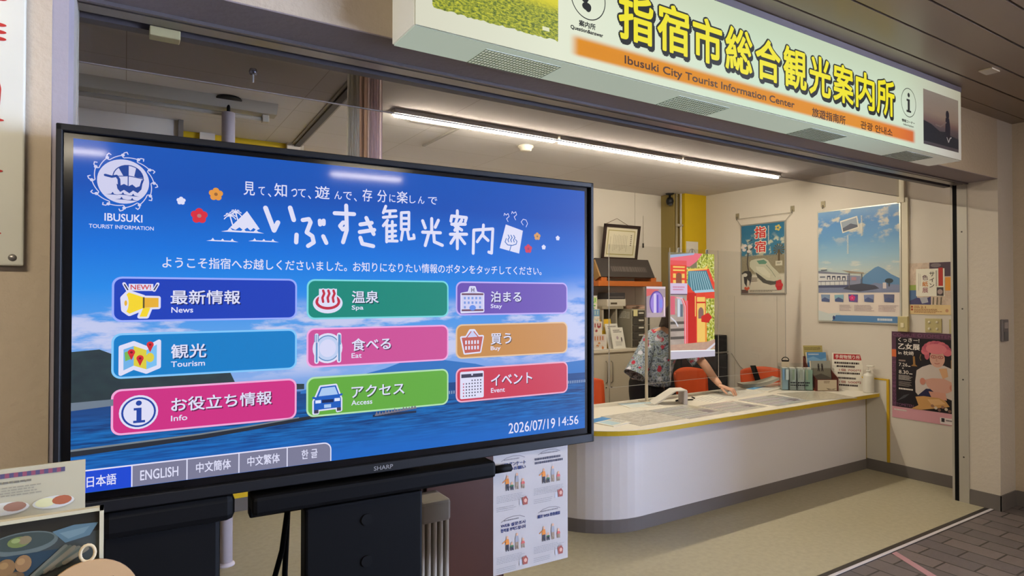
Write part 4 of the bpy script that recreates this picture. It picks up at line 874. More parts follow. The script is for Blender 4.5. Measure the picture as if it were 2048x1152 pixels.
    o = thing('switch_box', 'ivory switch box at the foot of the wall duct, beside the volcano poster', 'light switch', (XR, 2.816, 1.352))
    MB().box(-.04, -.042, -.068, 0, .042, .068, ivory, .006).build('cover', o); MB().box(-.046, -.014, -.03, -.04, .014, .01, P(212, 202, 168, .4), .002).build('rocker', o)
    o = thing('switch_plate', 'wide ivory plate with four round light switches', 'light switch', (XR, 2.585, 1.348))
    MB().box(-.008, -.064, -.06, 0, .064, .06, ivory, .003).build('cover', o)
    for y in (-.03, .03):
        for z in (-.028, .028): MB().lathe([(0, .008), (.009, .006), (.011, 0)], P(220, 212, 186, .3), mat=Matrix.Translation((-.008, y, z)) @ Matrix.Rotation(-PI / 2, 4, 'Y')).build('button', o)
    o = thing('switch_plate', 'narrow ivory switch plate half hidden by the shutter guide', 'light switch', (XR, 2.43, 1.345))
    MB().box(-.008, -.035, -.06, 0, .035, .06, ivory, .003).build('cover', o); MB().box(-.012, -.01, -.025, -.008, .01, .025, P(212, 202, 168, .4), .002).build('rocker', o)
    o = thing('intercom', 'small grey intercom on the narrow face of the right pillar', 'intercom', (5.60, YF, 1.342))
    MB().box(-.05, -.02, -.082, .05, 0, .082, P(112, 106, 108, .5), .005).build('cover', o); MB().box(-.03, -.023, .015, .03, -.02, .06, P(150, 140, 140, .4), .002).build('speaker_grille', o); MB().box(-.035, -.023, -.07, .035, -.02, -.01, P(92, 92, 96, .4), .002).build('call_plate', o)
posters()

# ------------------------------------------------------------------ the counter and what lies on it
def arc_pts(cx, cy, r, a0, a1, n=14): return [(cx + r * math.cos(math.radians(a0 + (a1 - a0) * k / n)), cy + r * math.sin(math.radians(a0 + (a1 - a0) * k / n))) for k in range(n + 1)]
def counter():
    t = thing('reception_counter', 'long low white reception counter with yellow-edged top and rounded left end', 'counter', (0, 0, 0))
    ov = lambda f, b, r: [(XR - .014, b), (XR - .014, f)] + arc_pts(3.02, f + r, r, -90, -180) + [(3.02 - r, b)]
    top = ov(3.03, 3.95, .62)
    MB().prism(top, CT - .004, CT, P(222, 216, 202, .35, spec=.4)).build('worktop', t)
    MB().prism(top, CT - .034, CT - .004, P(204, 172, 34, .45)).build('yellow_edge', t)
    def shell(f, b, r, th, z0, z1, m, nm):
        o_ = [(XR - .014, f)] + arc_pts(3.02, f + r, r, -90, -180) + [(3.02 - r, b)]
        i_ = [(XR - .014, f + th)] + arc_pts(3.02, f + r, r - th, -90, -180) + [(3.02 - r + th, b)]
        return MB().prism(o_ + i_[::-1], z0, z1, m).build(nm, t)
    shell(3.155, 3.9, .52, .02, .09, CT - .034, P(222, 218, 220, .3, spec=.45, coat=.15), 'front_panel')
    shell(3.15, 3.9, .525, .025, 0, .09, P(112, 106, 104, .5), 'kick_board')
    for x in (3.6, 4.9): MB().box(x, 3.18, 0, x + .04, 3.88, CT - .034, P(196, 190, 178, .5)).build('support_panel', t)
    # waist panel on the wall at the counter's right end
    o = thing('wall_panel', 'small white wall panel with yellow edge at the right end of the counter', 'panel', (XR, 2.96, 0))
    MB().box(-.012, .008, .1, 0, .5, .835, P(206, 200, 186, .5)).build('panel', o)
    MB().box(-.016, -.012, .1, 0, .008, .848, P(196, 160, 34, .5)).box(-.016, .008, .835, 0, .5, .848, P(196, 160, 34, .5)).build('yellow_edge', o)
    MB().box(XR - .0165, 3.149, .09, XR - .0145, 3.152, CT - .03, P(170, 140, 50, .6)).build('trim_11', kind='structure')

def sheet(label, x, y, w, h, rz, art, name='leaflet', cat='leaflet', th=.0012, base=P(222, 218, 206, .5), group=None, z=CT, rise=None):
    """a thin printed sheet lying on the counter; art(f) draws on it in millimetres"""
    t = thing(name, label, cat, (x, y, z), math.radians(rz), group)
    MB().box(-w / 2, -h / 2, 0, w / 2, h / 2, th, base).build('sheet', t)
    f = Flat(w * 1000, h * 1000, (-w / 2, h / 2, th), (1, 0, 0), (0, -1, 0), (0, 0, 1), .0003)
    art(f); f.build('print', t); return t
def counter_items():
    def mapart(seed, tone, tone2):
        def g(f):
            def mm(nt):
                q = N(nt); n = q.noise(7 + seed, 1, 1.4, 6, .6); return q.mix(q.step(n, .35, .65), rgb(*tone), rgb(*tone2))
            f.rect(6, 6, f.W - 6, f.H - 6, nodemat('map_print', mm, rough=.35, coat=.3)); r = random.Random(seed)
            for k in range(5): f.stroke([(r.uniform(10, f.W - 10), r.uniform(10, f.H - 10)) for _ in range(3)], 2, P(150, 146, 140), 1)
        return g
    def timetable(cols, seed):
        def g(f):
            r = random.Random(seed)
            for k in range(8):
                y = 14 + k * (f.H - 30) / 8; f.rect(10, y, f.W * r.uniform(.7, .94), y + (f.H - 30) / 8 * .5, P(*cols[k % len(cols)], .35, coat=.3), 0)
            f.lines(14, 16, f.W - 20, f.H - 16, 12, P(150, 148, 158, .4), 1, .3, seed); f.rect(f.W * .7, f.H * .55, f.W * .9, f.H * .8, P(120, 112, 120, .4), 2)
        return g
    def leaf(c1, c2, seed):
        def g(f):
            f.rect(0, 0, f.W, f.H * .35, P(*c1, .4), 0); f.rect(f.W * .08, f.H * .42, f.W * .6, f.H * .9, P(*c2, .4), 0); f.lines(f.W * .64, f.H * .42, f.W * .96, f.H * .92, 7, P(120, 120, 124), 1, .4, seed)
        return g
    clearsheet = P(206, 204, 198, .12, spec=.5, coat=.5)
    sheet('leftmost grey map under a clear mat on the counter, next to the blue leaflet', 3.20, 3.325, .46, .40, 2, mapart(1, (176, 170, 158), (206, 202, 192)), 'table_mat', 'map', .0022, clearsheet)
    sheet('blue and white folded leaflet at the left end of the counter by the big screen', 2.88, 3.34, .20, .25, 12, leaf((60, 130, 190), (170, 196, 206), 3), 'leaflet', 'leaflet', .006)
    sheet('pale green timetable sheet under a clear mat, just right of the leftmost grey map', 3.665, 3.32, .46, .40, 3, timetable(((200, 206, 196), (180, 182, 186), (188, 198, 180)), 4), 'table_mat', 'timetable', .002, clearsheet)
    sheet('pinkish timetable sheet under a clear mat in the middle of the counter front', 4.135, 3.285, .45, .33, 2, timetable(((214, 200, 202), (196, 200, 188), (220, 216, 206)), 6), 'table_mat', 'timetable', .002, clearsheet)
    sheet('mauve and green timetable sheet under a clear mat, right of the pinkish one', 4.68, 3.285, .50, .37, 2, timetable(((200, 194, 210), (192, 204, 194), (208, 204, 212)), 8), 'table_mat', 'timetable', .002, clearsheet)
    sheet('rightmost beige map under a clear mat in front of the flyer holder', 5.20, 3.24, .50, .40, -16, mapart(5, (172, 164, 146), (196, 188, 170)), 'table_mat', 'map', .004, clearsheet)
    sheet('open area map under the clerk\'s right hand', 4.72, 3.74, .60, .36, 8, mapart(9, (206, 204, 196), (226, 224, 216)), 'area_map', 'map', .0012)
    sheet('blank white sheet left of the open area map', 4.28, 3.62, .34, .24, 20, lambda f: f.lines(20, 20, f.W - 40, f.H - 20, 6, P(176, 172, 170), 0, .3, 2), 'paper_sheet', 'paper', .0012)
    sheet('thin leaflet with a pale blue picture lying behind the leftmost grey map', 3.55, 3.72, .30, .21, -14, leaf((176, 196, 206), (206, 210, 204), 5), 'leaflet', 'leaflet', .004)
    sheet('blue-spined brochures lying flat left of the flyer holder', 5.13, 3.72, .30, .21, 14, leaf((90, 150, 196), (190, 196, 190), 7), 'brochure', 'brochure', .012)
    # white tent card
    t = thing('tent_card', 'white folded price card standing like a small roof on the counter left', 'card', (3.83, 3.655, CT), math.radians(-28))
    wc = P(206, 202, 194, .5)
    pr = [(-.17, 0), (-.165, -.0), (.02, .105), (.10, .112), (.105, .0), (.11, 0), (.112, .115), (.02, .112)]
    MB().prism([(-.17, 0), (.015, .115), (.11, .118), (.11, .112), (.02, .108), (-.15, 0)], -.08, .08, wc, Matrix(((1, 0, 0, 0), (0, 0, 1, 0), (0, 1, 0, 0), (0, 0, 0, 1)))).build('card', t)
    MB().box(.085, -.08, 0, .115, .07, .112, P(200, 194, 196, .5), .004).build('front_flap', t)
    f = Flat(190, 112, (.116, -.08, .112), (0, 1, 0), (0, 0, -1), (1, 0, 0), .0004); f.lines(20, 20, 130, 100, 6, P(120, 112, 130), 0, .4, 6); f.rect(30, 74, 60, 100, P(76, 70, 84), 1); f.build('print', t)
    # pens
    for k, (x, y, a, ln) in enumerate(((3.99, 3.70, 12, .14), (4.03, 3.68, -20, .13), (4.02, 3.73, 35, .12), (4.17, 3.72, 60, .06))):
        o = MB().cyl((-ln / 2, 0, 0), (ln / 2, 0, 0), .006, P(40, 36, 34, .4), seg=10).cyl((ln / 2, 0, 0), (ln / 2 + .012, 0, 0), .005, P(40, 36, 34, .4), r1=.001, seg=10).box(-ln / 2, -.0015, .006, -ln / 2 + .035, .0015, .009, STEEL).build('pen')
        o.location = (x, y, CT + .007); o.rotation_euler = (0, 0, math.radians(a))
        tag(o, ('black pen lying nearest the white tent card', 'black pen lying crosswise in front of the other pens', 'black pen lying at the back of the loose pens', 'short dark pen cap lying apart, right of the pens')[k], 'pen', 'pens on the counter')
    o = MB().cyl((-.05, 0, 0), (.05, 0, 0), .006, P(30, 30, 34, .4), seg=10).cyl((.05, 0, 0), (.062, 0, 0), .005, P(150, 150, 150), r1=.001, seg=10).build('pen'); o.location = (4.80, 3.83, CT + .0085); o.rotation_euler = (0, 0, .2); tag(o, 'black pen lying on the area map beyond the clerk\'s hand', 'pen')
    # curled stack of papers beside the flyer holder
    t = thing('paper_stack', 'fanned stack of grey newsletters curling up against the flyer holder', 'papers', (5.205, 3.83, CT), math.radians(-30))
    for k in range(5):
        r_ = []; n = 10
        for i in range(n + 1):
            u = i / n; x = -.18 + .35 * u; z = .004 + k * .008 + (.078 - k * .004) * (u ** 2.2)
            r_.append([(x, -.075 + k * .002, z), (x, .075 + k * .002, z), (x, .075 + k * .002, z + .004), (x, -.075 + k * .002, z + .004)])
        MB().loft(r_, P(186 - k * 6, 184 - k * 6, 172 - k * 6, .5), smooth=False).build('newsletter', t)
    # clear flyer holder
    ac = clear('clear_plastic', (.93, .95, .95), .04)
    t = thing('flyer_holder', 'clear acrylic flyer holder full of upright flyers with a black arch tag', 'flyer holder', (5.385, 3.56, CT), math.radians(-40))
    h = MB().box(-.14, -.065, .0, .14, .065, .005, ac)
    for x in (-.14, -.075, 0, .08, .137): h.box(x, -.065, 0, x + .004, .065, .215, ac)
    h.box(-.14, -.068, 0, .14, -.064, .21, ac).box(-.14, .062, 0, .14, .066, .245, ac); h.build('holder', t)
    for k in range(4):
        m = P(*((150, 176, 190), (196, 206, 200), (206, 214, 210), (160, 190, 170))[k], .5); MB().box(-.132 + k * .068, -.05, .006, -.08 + k * .072, -.042, .205 - .004 * k, m).box(-.130 + k * .068, -.03, .006, -.08 + k * .07, .02, .21, P(206, 206, 196, .5)).build('flyers', t)
    MB().tube([(-.075 + .032 * math.cos(a * PI / 8), .055, .27 + .030 * math.sin(a * PI / 8)) for a in range(9)], .004, BLACKM).box(-.107, .052, .258, -.043, .058, .272, BLACKM).box(-.11, .05, .20, -.04, .056, .258, P(200, 186, 160, .5)).build('arch_tag', t)
    f = Flat(280, 210, (-.14, -.0685, .21), (1, 0, 0), (0, 0, -1), (0, -1, 0), .0004); f.lines(76, 128, 268, 176, 2, P(40, 44, 50), 1, .6, 9); f.lines(76, 176, 220, 200, 2, P(90, 96, 100), 1, .4, 5)
    for x, w_, c in ((6, 16, (120, 160, 200)), (34, 26, (190, 206, 206)), (92, 20, (130, 150, 130)), (160, 26, (150, 160, 150)), (214, 18, (150, 166, 140))): f.rect(x, 12, x + w_, 110, P(*c), 0)
    f.build('print', t)
    # brown brochure rack
    t = thing('brochure_rack', 'brown stepped cardboard rack holding tourist brochures', 'brochure rack', (5.625, 3.465, CT), math.radians(-33))
    bn = P(96, 48, 40, .5); side = [(-.14, 0), (.12, 0), (.12, .30), (.06, .24), (.02, .20), (-.05, .16), (-.14, .12)]
    mt = Matrix(((0, 0, 1, 0), (1, 0, 0, 0), (0, 1, 0, 0), (0, 0, 0, 1)))
    MB().prism(side, -.105, -.099, bn, mt).prism(side, .099, .105, bn, mt).box(-.1, .112, 0, .1, .12, .30, bn).box(-.1, -.14, 0, .1, -.135, .11, bn).box(-.1, -.14, 0, .1, .12, .006, bn).build('rack', t)
    f = Flat(260, 160, (-.1055, .12, .15), (0, -1, 0), (0, 0, -1), (-1, 0, 0), .0004); f.poly([(20, 150), (120, 90), (240, 130), (255, 150)], P(170, 84, 60), 0); f.build('side_print', t)
    for k, (y, zt, nm, c) in enumerate(((.095, .405, 'ochre brochure at the back of the rack', (170, 156, 96)), (.03, .345, 'blue sky brochure in the middle of the rack', (84, 136, 184)), (-.04, .27, 'grey brochure with two walkers at the front of the rack', (150, 150, 138)))):
        mt2 = Matrix.Translation((0, y, 0)) @ Matrix.Rotation(math.radians(-9), 4, 'X')
        o = MB().box(-.092, -.012, .01, .092, .012, zt, P(214, 208, 190, .5), mat=mt2).build('brochure')
        o.parent = None; o.location = t.location; o.rotation_euler = t.rotation_euler
        tag(o, nm, 'brochure')
        f = Flat(184, (zt - .01) * 1000, mt2 @ Vector((-.092, -.012, zt)), (1, 0, 0), mt2.to_3x3() @ Vector((0, 0, -1)), mt2.to_3x3() @ Vector((0, -1, 0)), .0005); f.rect(0, 0, f.W, f.H, P(*c, .4), 0)
        if k == 0: f.lines(10, 20, 170, 50, 2, P(110, 100, 60), 1, .5, 3); f.ell(150, 28, 16, 14, P(140, 128, 84), 2)
        if k == 1: f.poly([(0, 60), (60, 40), (130, 70), (184, 50), (184, 100), (0, 100)], P(120, 164, 200), 1); f.lines(14, 14, 120, 34, 1, P(190, 206, 214), 2, .6, 4)
        if k == 2:
            f.rect(0, 70, f.W, f.H, P(120, 116, 100), 1); f.poly([(0, 150), (90, 120), (184, 160), (184, 259), (0, 259)], P(90, 84, 72), 2)
            for x in (70, 104): f.ell(x, 34, 7, 8, P(50, 44, 40), 3, 10); f.poly([(x - 9, 42), (x + 9, 42), (x + 7, 72), (x + 10, 100), (x + 3, 100), (x, 80), (x - 6, 100), (x - 12, 98), (x - 7, 72)], P(52, 46, 44), 3)
        f.build('cover', o)
    f = Flat(200, 110, (-.1, -.1405, .11), (1, 0, 0), (0, 0, -1), (0, -1, 0), .0005); f.rect(12, 6, 188, 104, P(196, 182, 156), 0); f.lines(70, 18, 130, 40, 2, P(110, 90, 70), 1, .5, 7); f.poly([(90, 82), (140, 92), (186, 84), (160, 96), (110, 96)], P(96, 80, 66), 1); f.build('front_print', t)
    # luggage sign leaning at the wall
    t = thing('price_sign', 'white luggage-storage price sign with red heading leaning at the wall end of the counter', 'sign', (5.775, 3.285, CT), math.radians(-62))
    mt3 = Matrix.Rotation(math.radians(-7), 4, 'X')
    MB().box(-.13, 0, 0, .13, .006, .345, P(220, 214, 200, .5), mat=mt3).box(-.02, .045, 0, .02, .05, .2, P(210, 206, 190, .5)).build('board', t)
    f = Flat(260, 345, mt3 @ Vector((-.13, 0, .345)), (1, 0, 0), mt3.to_3x3() @ Vector((0, 0, -1)), mt3.to_3x3() @ Vector((0, -1, 0)), .0005)
    f.rect(14, 8, 246, 62, P(166, 36, 40), 0); f.text('手荷物預り所', 28, 16, 234, 54, P(226, 214, 206), 1, .02); f.lines(20, 84, 236, 106, 1, P(56, 44, 44), 1, .8, 1); f.lines(40, 116, 240, 138, 1, P(56, 44, 44), 1, .8, 2)
    f.text('1個 700円', 60, 146, 240, 170, P(150, 66, 60), 1, .02); f.lines(50, 180, 244, 200, 1, P(56, 44, 44), 1, .8, 3); f.lines(50, 226, 210, 248, 1, P(56, 44, 44), 1, .8, 4); f.text('1個 500円', 60, 258, 240, 282, P(150, 66, 60), 1, .02); f.lines(60, 292, 244, 312, 1, P(56, 44, 44), 1, .8, 5); f.build('print', t)
    # hand sanitiser
    t = thing('sanitizer_bottle', 'white pump bottle of hand sanitizer at the wall end of the counter', 'bottle', (5.795, 3.10, CT))
    wb = P(214, 210, 198, .35)
    MB().lathe([(0, 0), (.043, 0), (.045, .01), (.045, .15), (.04, .165), (.016, .178), (.016, .19), (0, .19)], wb).build('body', t)
    MB().lathe([(0, .188), (.018, .188), (.018, .205), (0, .207)], wb, seg=16).cyl((0, 0, .205), (0, 0, .238), .006, wb).box(-.014, -.05, .236, .014, .014, .25, wb, .004).build('pump', t)
counter(); counter_items()

def counter_screen():
    ac = clear('acrylic_screen', (.96, .96, .95), .02, 1.38)
    edge = P(170, 166, 160, .3)
    Y = 3.80
    t = thing('acrylic_screen', 'clear acrylic splash screen standing on slim legs along the counter', 'splash screen', (3.29, Y, CT))
    for k, (a, b) in enumerate(((0, .684), (.688, 1.30), (1.304, 2.30))):
        MB().box(a, -.002, .15, b, .002, 1.30, ac).build('pane', t)
    e = MB()
    for x in (0, .686, 1.302, 2.298): e.box(x - .0016, -.003, .15, x + .0016, .003, 1.30, edge)
    e.box(0, -.003, .1485, 2.3, .003, .1505, edge).build('pane_edges', t)
    for x in (.45, 1.302, 2.2): MB().box(x - .004, -.006, .0, x + .004, .006, .16, ac).box(x - .05, -.06, 0, x + .05, .06, .006, ac).build('leg', t)
    # palace-gate reflection of the pane, painted as a glowing picture on an added panel
    D = 3.806
    t = thing('painted_reflection', 'painted reflection of a red and yellow palace gate on an added glowing panel, in front of the clerk', 'display screen', (3.982, D, CT))
    W, H, z1 = 555, 925, 1.264
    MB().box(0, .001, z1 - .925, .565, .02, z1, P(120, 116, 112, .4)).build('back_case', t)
    for x in (.10, .46): MB().box(x, .002, z1 - .02, x + .025, .008, 1.305, P(190, 190, 186, .4)).box(x, -.012, 1.301, x + .025, .008, 1.305, P(190, 190, 186, .4)).build('added_panel_hanger', t)
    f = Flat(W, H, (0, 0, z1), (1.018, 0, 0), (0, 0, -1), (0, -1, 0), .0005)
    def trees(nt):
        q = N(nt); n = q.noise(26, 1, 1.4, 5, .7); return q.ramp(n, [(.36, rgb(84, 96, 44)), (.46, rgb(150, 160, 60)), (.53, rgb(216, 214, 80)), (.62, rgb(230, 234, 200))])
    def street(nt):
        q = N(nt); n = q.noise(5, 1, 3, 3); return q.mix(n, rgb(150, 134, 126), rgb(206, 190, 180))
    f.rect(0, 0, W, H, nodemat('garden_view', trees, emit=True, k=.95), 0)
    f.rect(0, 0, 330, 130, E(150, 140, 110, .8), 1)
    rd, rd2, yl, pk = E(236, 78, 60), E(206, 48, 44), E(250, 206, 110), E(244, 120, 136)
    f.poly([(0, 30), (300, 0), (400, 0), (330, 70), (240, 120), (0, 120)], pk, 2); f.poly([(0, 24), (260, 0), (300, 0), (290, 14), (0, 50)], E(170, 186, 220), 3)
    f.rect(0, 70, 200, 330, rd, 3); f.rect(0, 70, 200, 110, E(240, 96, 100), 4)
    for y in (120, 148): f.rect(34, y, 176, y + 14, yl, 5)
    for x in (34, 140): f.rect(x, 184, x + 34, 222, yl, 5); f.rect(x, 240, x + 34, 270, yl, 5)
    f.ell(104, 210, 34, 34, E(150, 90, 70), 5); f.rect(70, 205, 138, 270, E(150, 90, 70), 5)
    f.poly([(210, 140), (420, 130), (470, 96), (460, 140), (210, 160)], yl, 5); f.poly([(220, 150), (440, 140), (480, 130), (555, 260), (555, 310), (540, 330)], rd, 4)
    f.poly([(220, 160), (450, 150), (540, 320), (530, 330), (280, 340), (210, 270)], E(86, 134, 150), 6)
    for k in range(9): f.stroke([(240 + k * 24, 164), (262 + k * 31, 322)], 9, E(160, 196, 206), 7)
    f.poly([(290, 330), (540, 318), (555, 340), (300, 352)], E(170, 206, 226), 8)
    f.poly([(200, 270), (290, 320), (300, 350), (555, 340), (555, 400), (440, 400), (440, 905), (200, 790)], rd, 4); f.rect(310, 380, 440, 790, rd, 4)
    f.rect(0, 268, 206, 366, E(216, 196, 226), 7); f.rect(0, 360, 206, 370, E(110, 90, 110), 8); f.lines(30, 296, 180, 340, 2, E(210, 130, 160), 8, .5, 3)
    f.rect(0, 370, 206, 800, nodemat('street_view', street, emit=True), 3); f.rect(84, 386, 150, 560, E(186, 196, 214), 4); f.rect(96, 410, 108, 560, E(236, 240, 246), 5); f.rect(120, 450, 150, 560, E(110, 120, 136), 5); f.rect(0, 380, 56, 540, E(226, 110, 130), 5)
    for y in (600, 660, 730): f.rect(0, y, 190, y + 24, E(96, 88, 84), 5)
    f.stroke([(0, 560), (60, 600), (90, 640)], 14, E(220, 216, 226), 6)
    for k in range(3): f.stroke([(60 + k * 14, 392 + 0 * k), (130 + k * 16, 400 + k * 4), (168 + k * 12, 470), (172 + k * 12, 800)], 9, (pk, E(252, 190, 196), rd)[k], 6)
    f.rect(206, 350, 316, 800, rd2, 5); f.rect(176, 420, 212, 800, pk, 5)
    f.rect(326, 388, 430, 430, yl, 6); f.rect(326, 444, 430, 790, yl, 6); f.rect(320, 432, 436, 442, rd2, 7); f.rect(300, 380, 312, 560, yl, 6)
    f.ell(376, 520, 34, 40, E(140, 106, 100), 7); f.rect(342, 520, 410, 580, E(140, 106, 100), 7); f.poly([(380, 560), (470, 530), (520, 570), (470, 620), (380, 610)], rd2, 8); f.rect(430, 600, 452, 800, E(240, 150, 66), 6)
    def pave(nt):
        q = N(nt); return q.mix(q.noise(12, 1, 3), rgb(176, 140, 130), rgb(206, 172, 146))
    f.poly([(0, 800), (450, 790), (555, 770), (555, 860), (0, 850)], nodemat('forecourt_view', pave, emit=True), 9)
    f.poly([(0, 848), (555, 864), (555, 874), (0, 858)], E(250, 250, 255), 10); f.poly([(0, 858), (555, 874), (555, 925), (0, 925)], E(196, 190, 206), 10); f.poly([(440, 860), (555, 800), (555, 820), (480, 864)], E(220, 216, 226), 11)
    f.build('picture', t, 'bright painted reflection of a red palace gate with blue-grey roofs')
    # second reflection, painted on a small added glowing panel left of it
    t = thing('small_painted_reflection', 'small violet painted reflection on an added panel with a pale post, left of the palace-gate reflection', 'display screen', (3.705, D, CT))
    MB().box(0, .001, .705, .222, .02, .965, P(150, 146, 150, .4)).box(.0, .002, .0, .018, .02, .705, P(206, 196, 176, .5)).box(-.04, -.03, 0, .06, .06, .008, P(206, 196, 176, .5)).build('added_panel_and_post', t)
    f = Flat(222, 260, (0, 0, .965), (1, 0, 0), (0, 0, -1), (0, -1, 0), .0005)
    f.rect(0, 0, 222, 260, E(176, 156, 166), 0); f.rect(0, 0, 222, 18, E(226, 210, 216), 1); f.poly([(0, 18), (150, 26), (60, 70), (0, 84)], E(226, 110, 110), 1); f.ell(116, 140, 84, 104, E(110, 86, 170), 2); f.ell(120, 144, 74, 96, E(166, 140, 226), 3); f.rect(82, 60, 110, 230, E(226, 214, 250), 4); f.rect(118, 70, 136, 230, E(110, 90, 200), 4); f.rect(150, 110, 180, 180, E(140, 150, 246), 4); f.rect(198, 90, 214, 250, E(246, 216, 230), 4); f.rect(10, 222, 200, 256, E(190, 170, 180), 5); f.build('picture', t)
counter_screen()

# ------------------------------------------------------------------ orange chairs
def chairs():
    og = P(196, 78, 34, .5, spec=.35, noise=.04)
    def make(label, loc, rz, strap):
        t = thing('office_chair', label, 'chair', loc, math.radians(rz), 'orange chairs behind the counter')
        def shell(z0, z1, hw0, hw1, y0, lean, th, m, nm):
            rings = []
            for i in range(9):
                f = i / 8; z = z0 + (z1 - z0) * f; hw = (hw0 + (hw1 - hw0) * f) * (1 if f < .85 else 1 - (f - .85) * .9); row = []
                for k in range(13):
                    u = -1 + 2 * k / 12; row.append((u * hw, y0 + lean * f - .05 * u * u, z - (.03 * u * u if f > .9 else 0)))
                for k in range(13):
                    u = 1 - 2 * k / 12; row.append((u * hw, y0 + lean * f - .05 * u * u + th, z - (.03 * u * u if f > .9 else 0)))
                rings.append(row)
            MB().loft(rings, m).build(nm, t)
        shell(.50, .855, .21, .235, .21, .05, .028, og, 'backrest')
        MB().box(-.23, -.22, .42, .23, .21, .47, og, .02, seg=3).build('seat', t)
        MB().box(-.03, .20, .40, .03, .245, .56, BLACK, .005).box(-.03, 0, .38, .03, .245, .42, BLACK).build('back_support', t)
        MB().cyl((0, 0, .07), (0, 0, .42), .025, BLACK).build('column', t)
        for k in range(5):
            a = 2 * PI * k / 5; MB().tube([(.03 * math.cos(a), .03 * math.sin(a), .085), (.26 * math.cos(a), .26 * math.sin(a), .055)], [.02, .014], BLACK).cyl((.26 * math.cos(a), .26 * math.sin(a) - .012, .027), (.26 * math.cos(a), .26 * math.sin(a) + .012, .027), .027, BLACKM).build('leg', t)
        if strap:
            v = [(-.13, .215, .868), (-.075, .222, .872), (.03, .165, .55), (-.03, .165, .55)]; MB().add([(x, y - .012, z) for x, y, z in v] + [(x, y - .006, z) for x, y, z in v], [(0, 1, 2, 3), (7, 6, 5, 4), (0, 4, 5, 1), (1, 5, 6, 2), (2, 6, 7, 3), (3, 7, 4, 0)], BLACKM).build('strap', t)
        return t
    make('orange chair at the left, half hidden by the right edge of the big screen', (3.60, 4.23, 0), 8, False)
    make('orange chair beside the clerk, in front of the black cabinet', (4.98, 4.27, 0), -2, False)
    make('orange chair with a black strap on its back, near the right wall', (5.505, 3.985, 0), -52, True)
chairs()

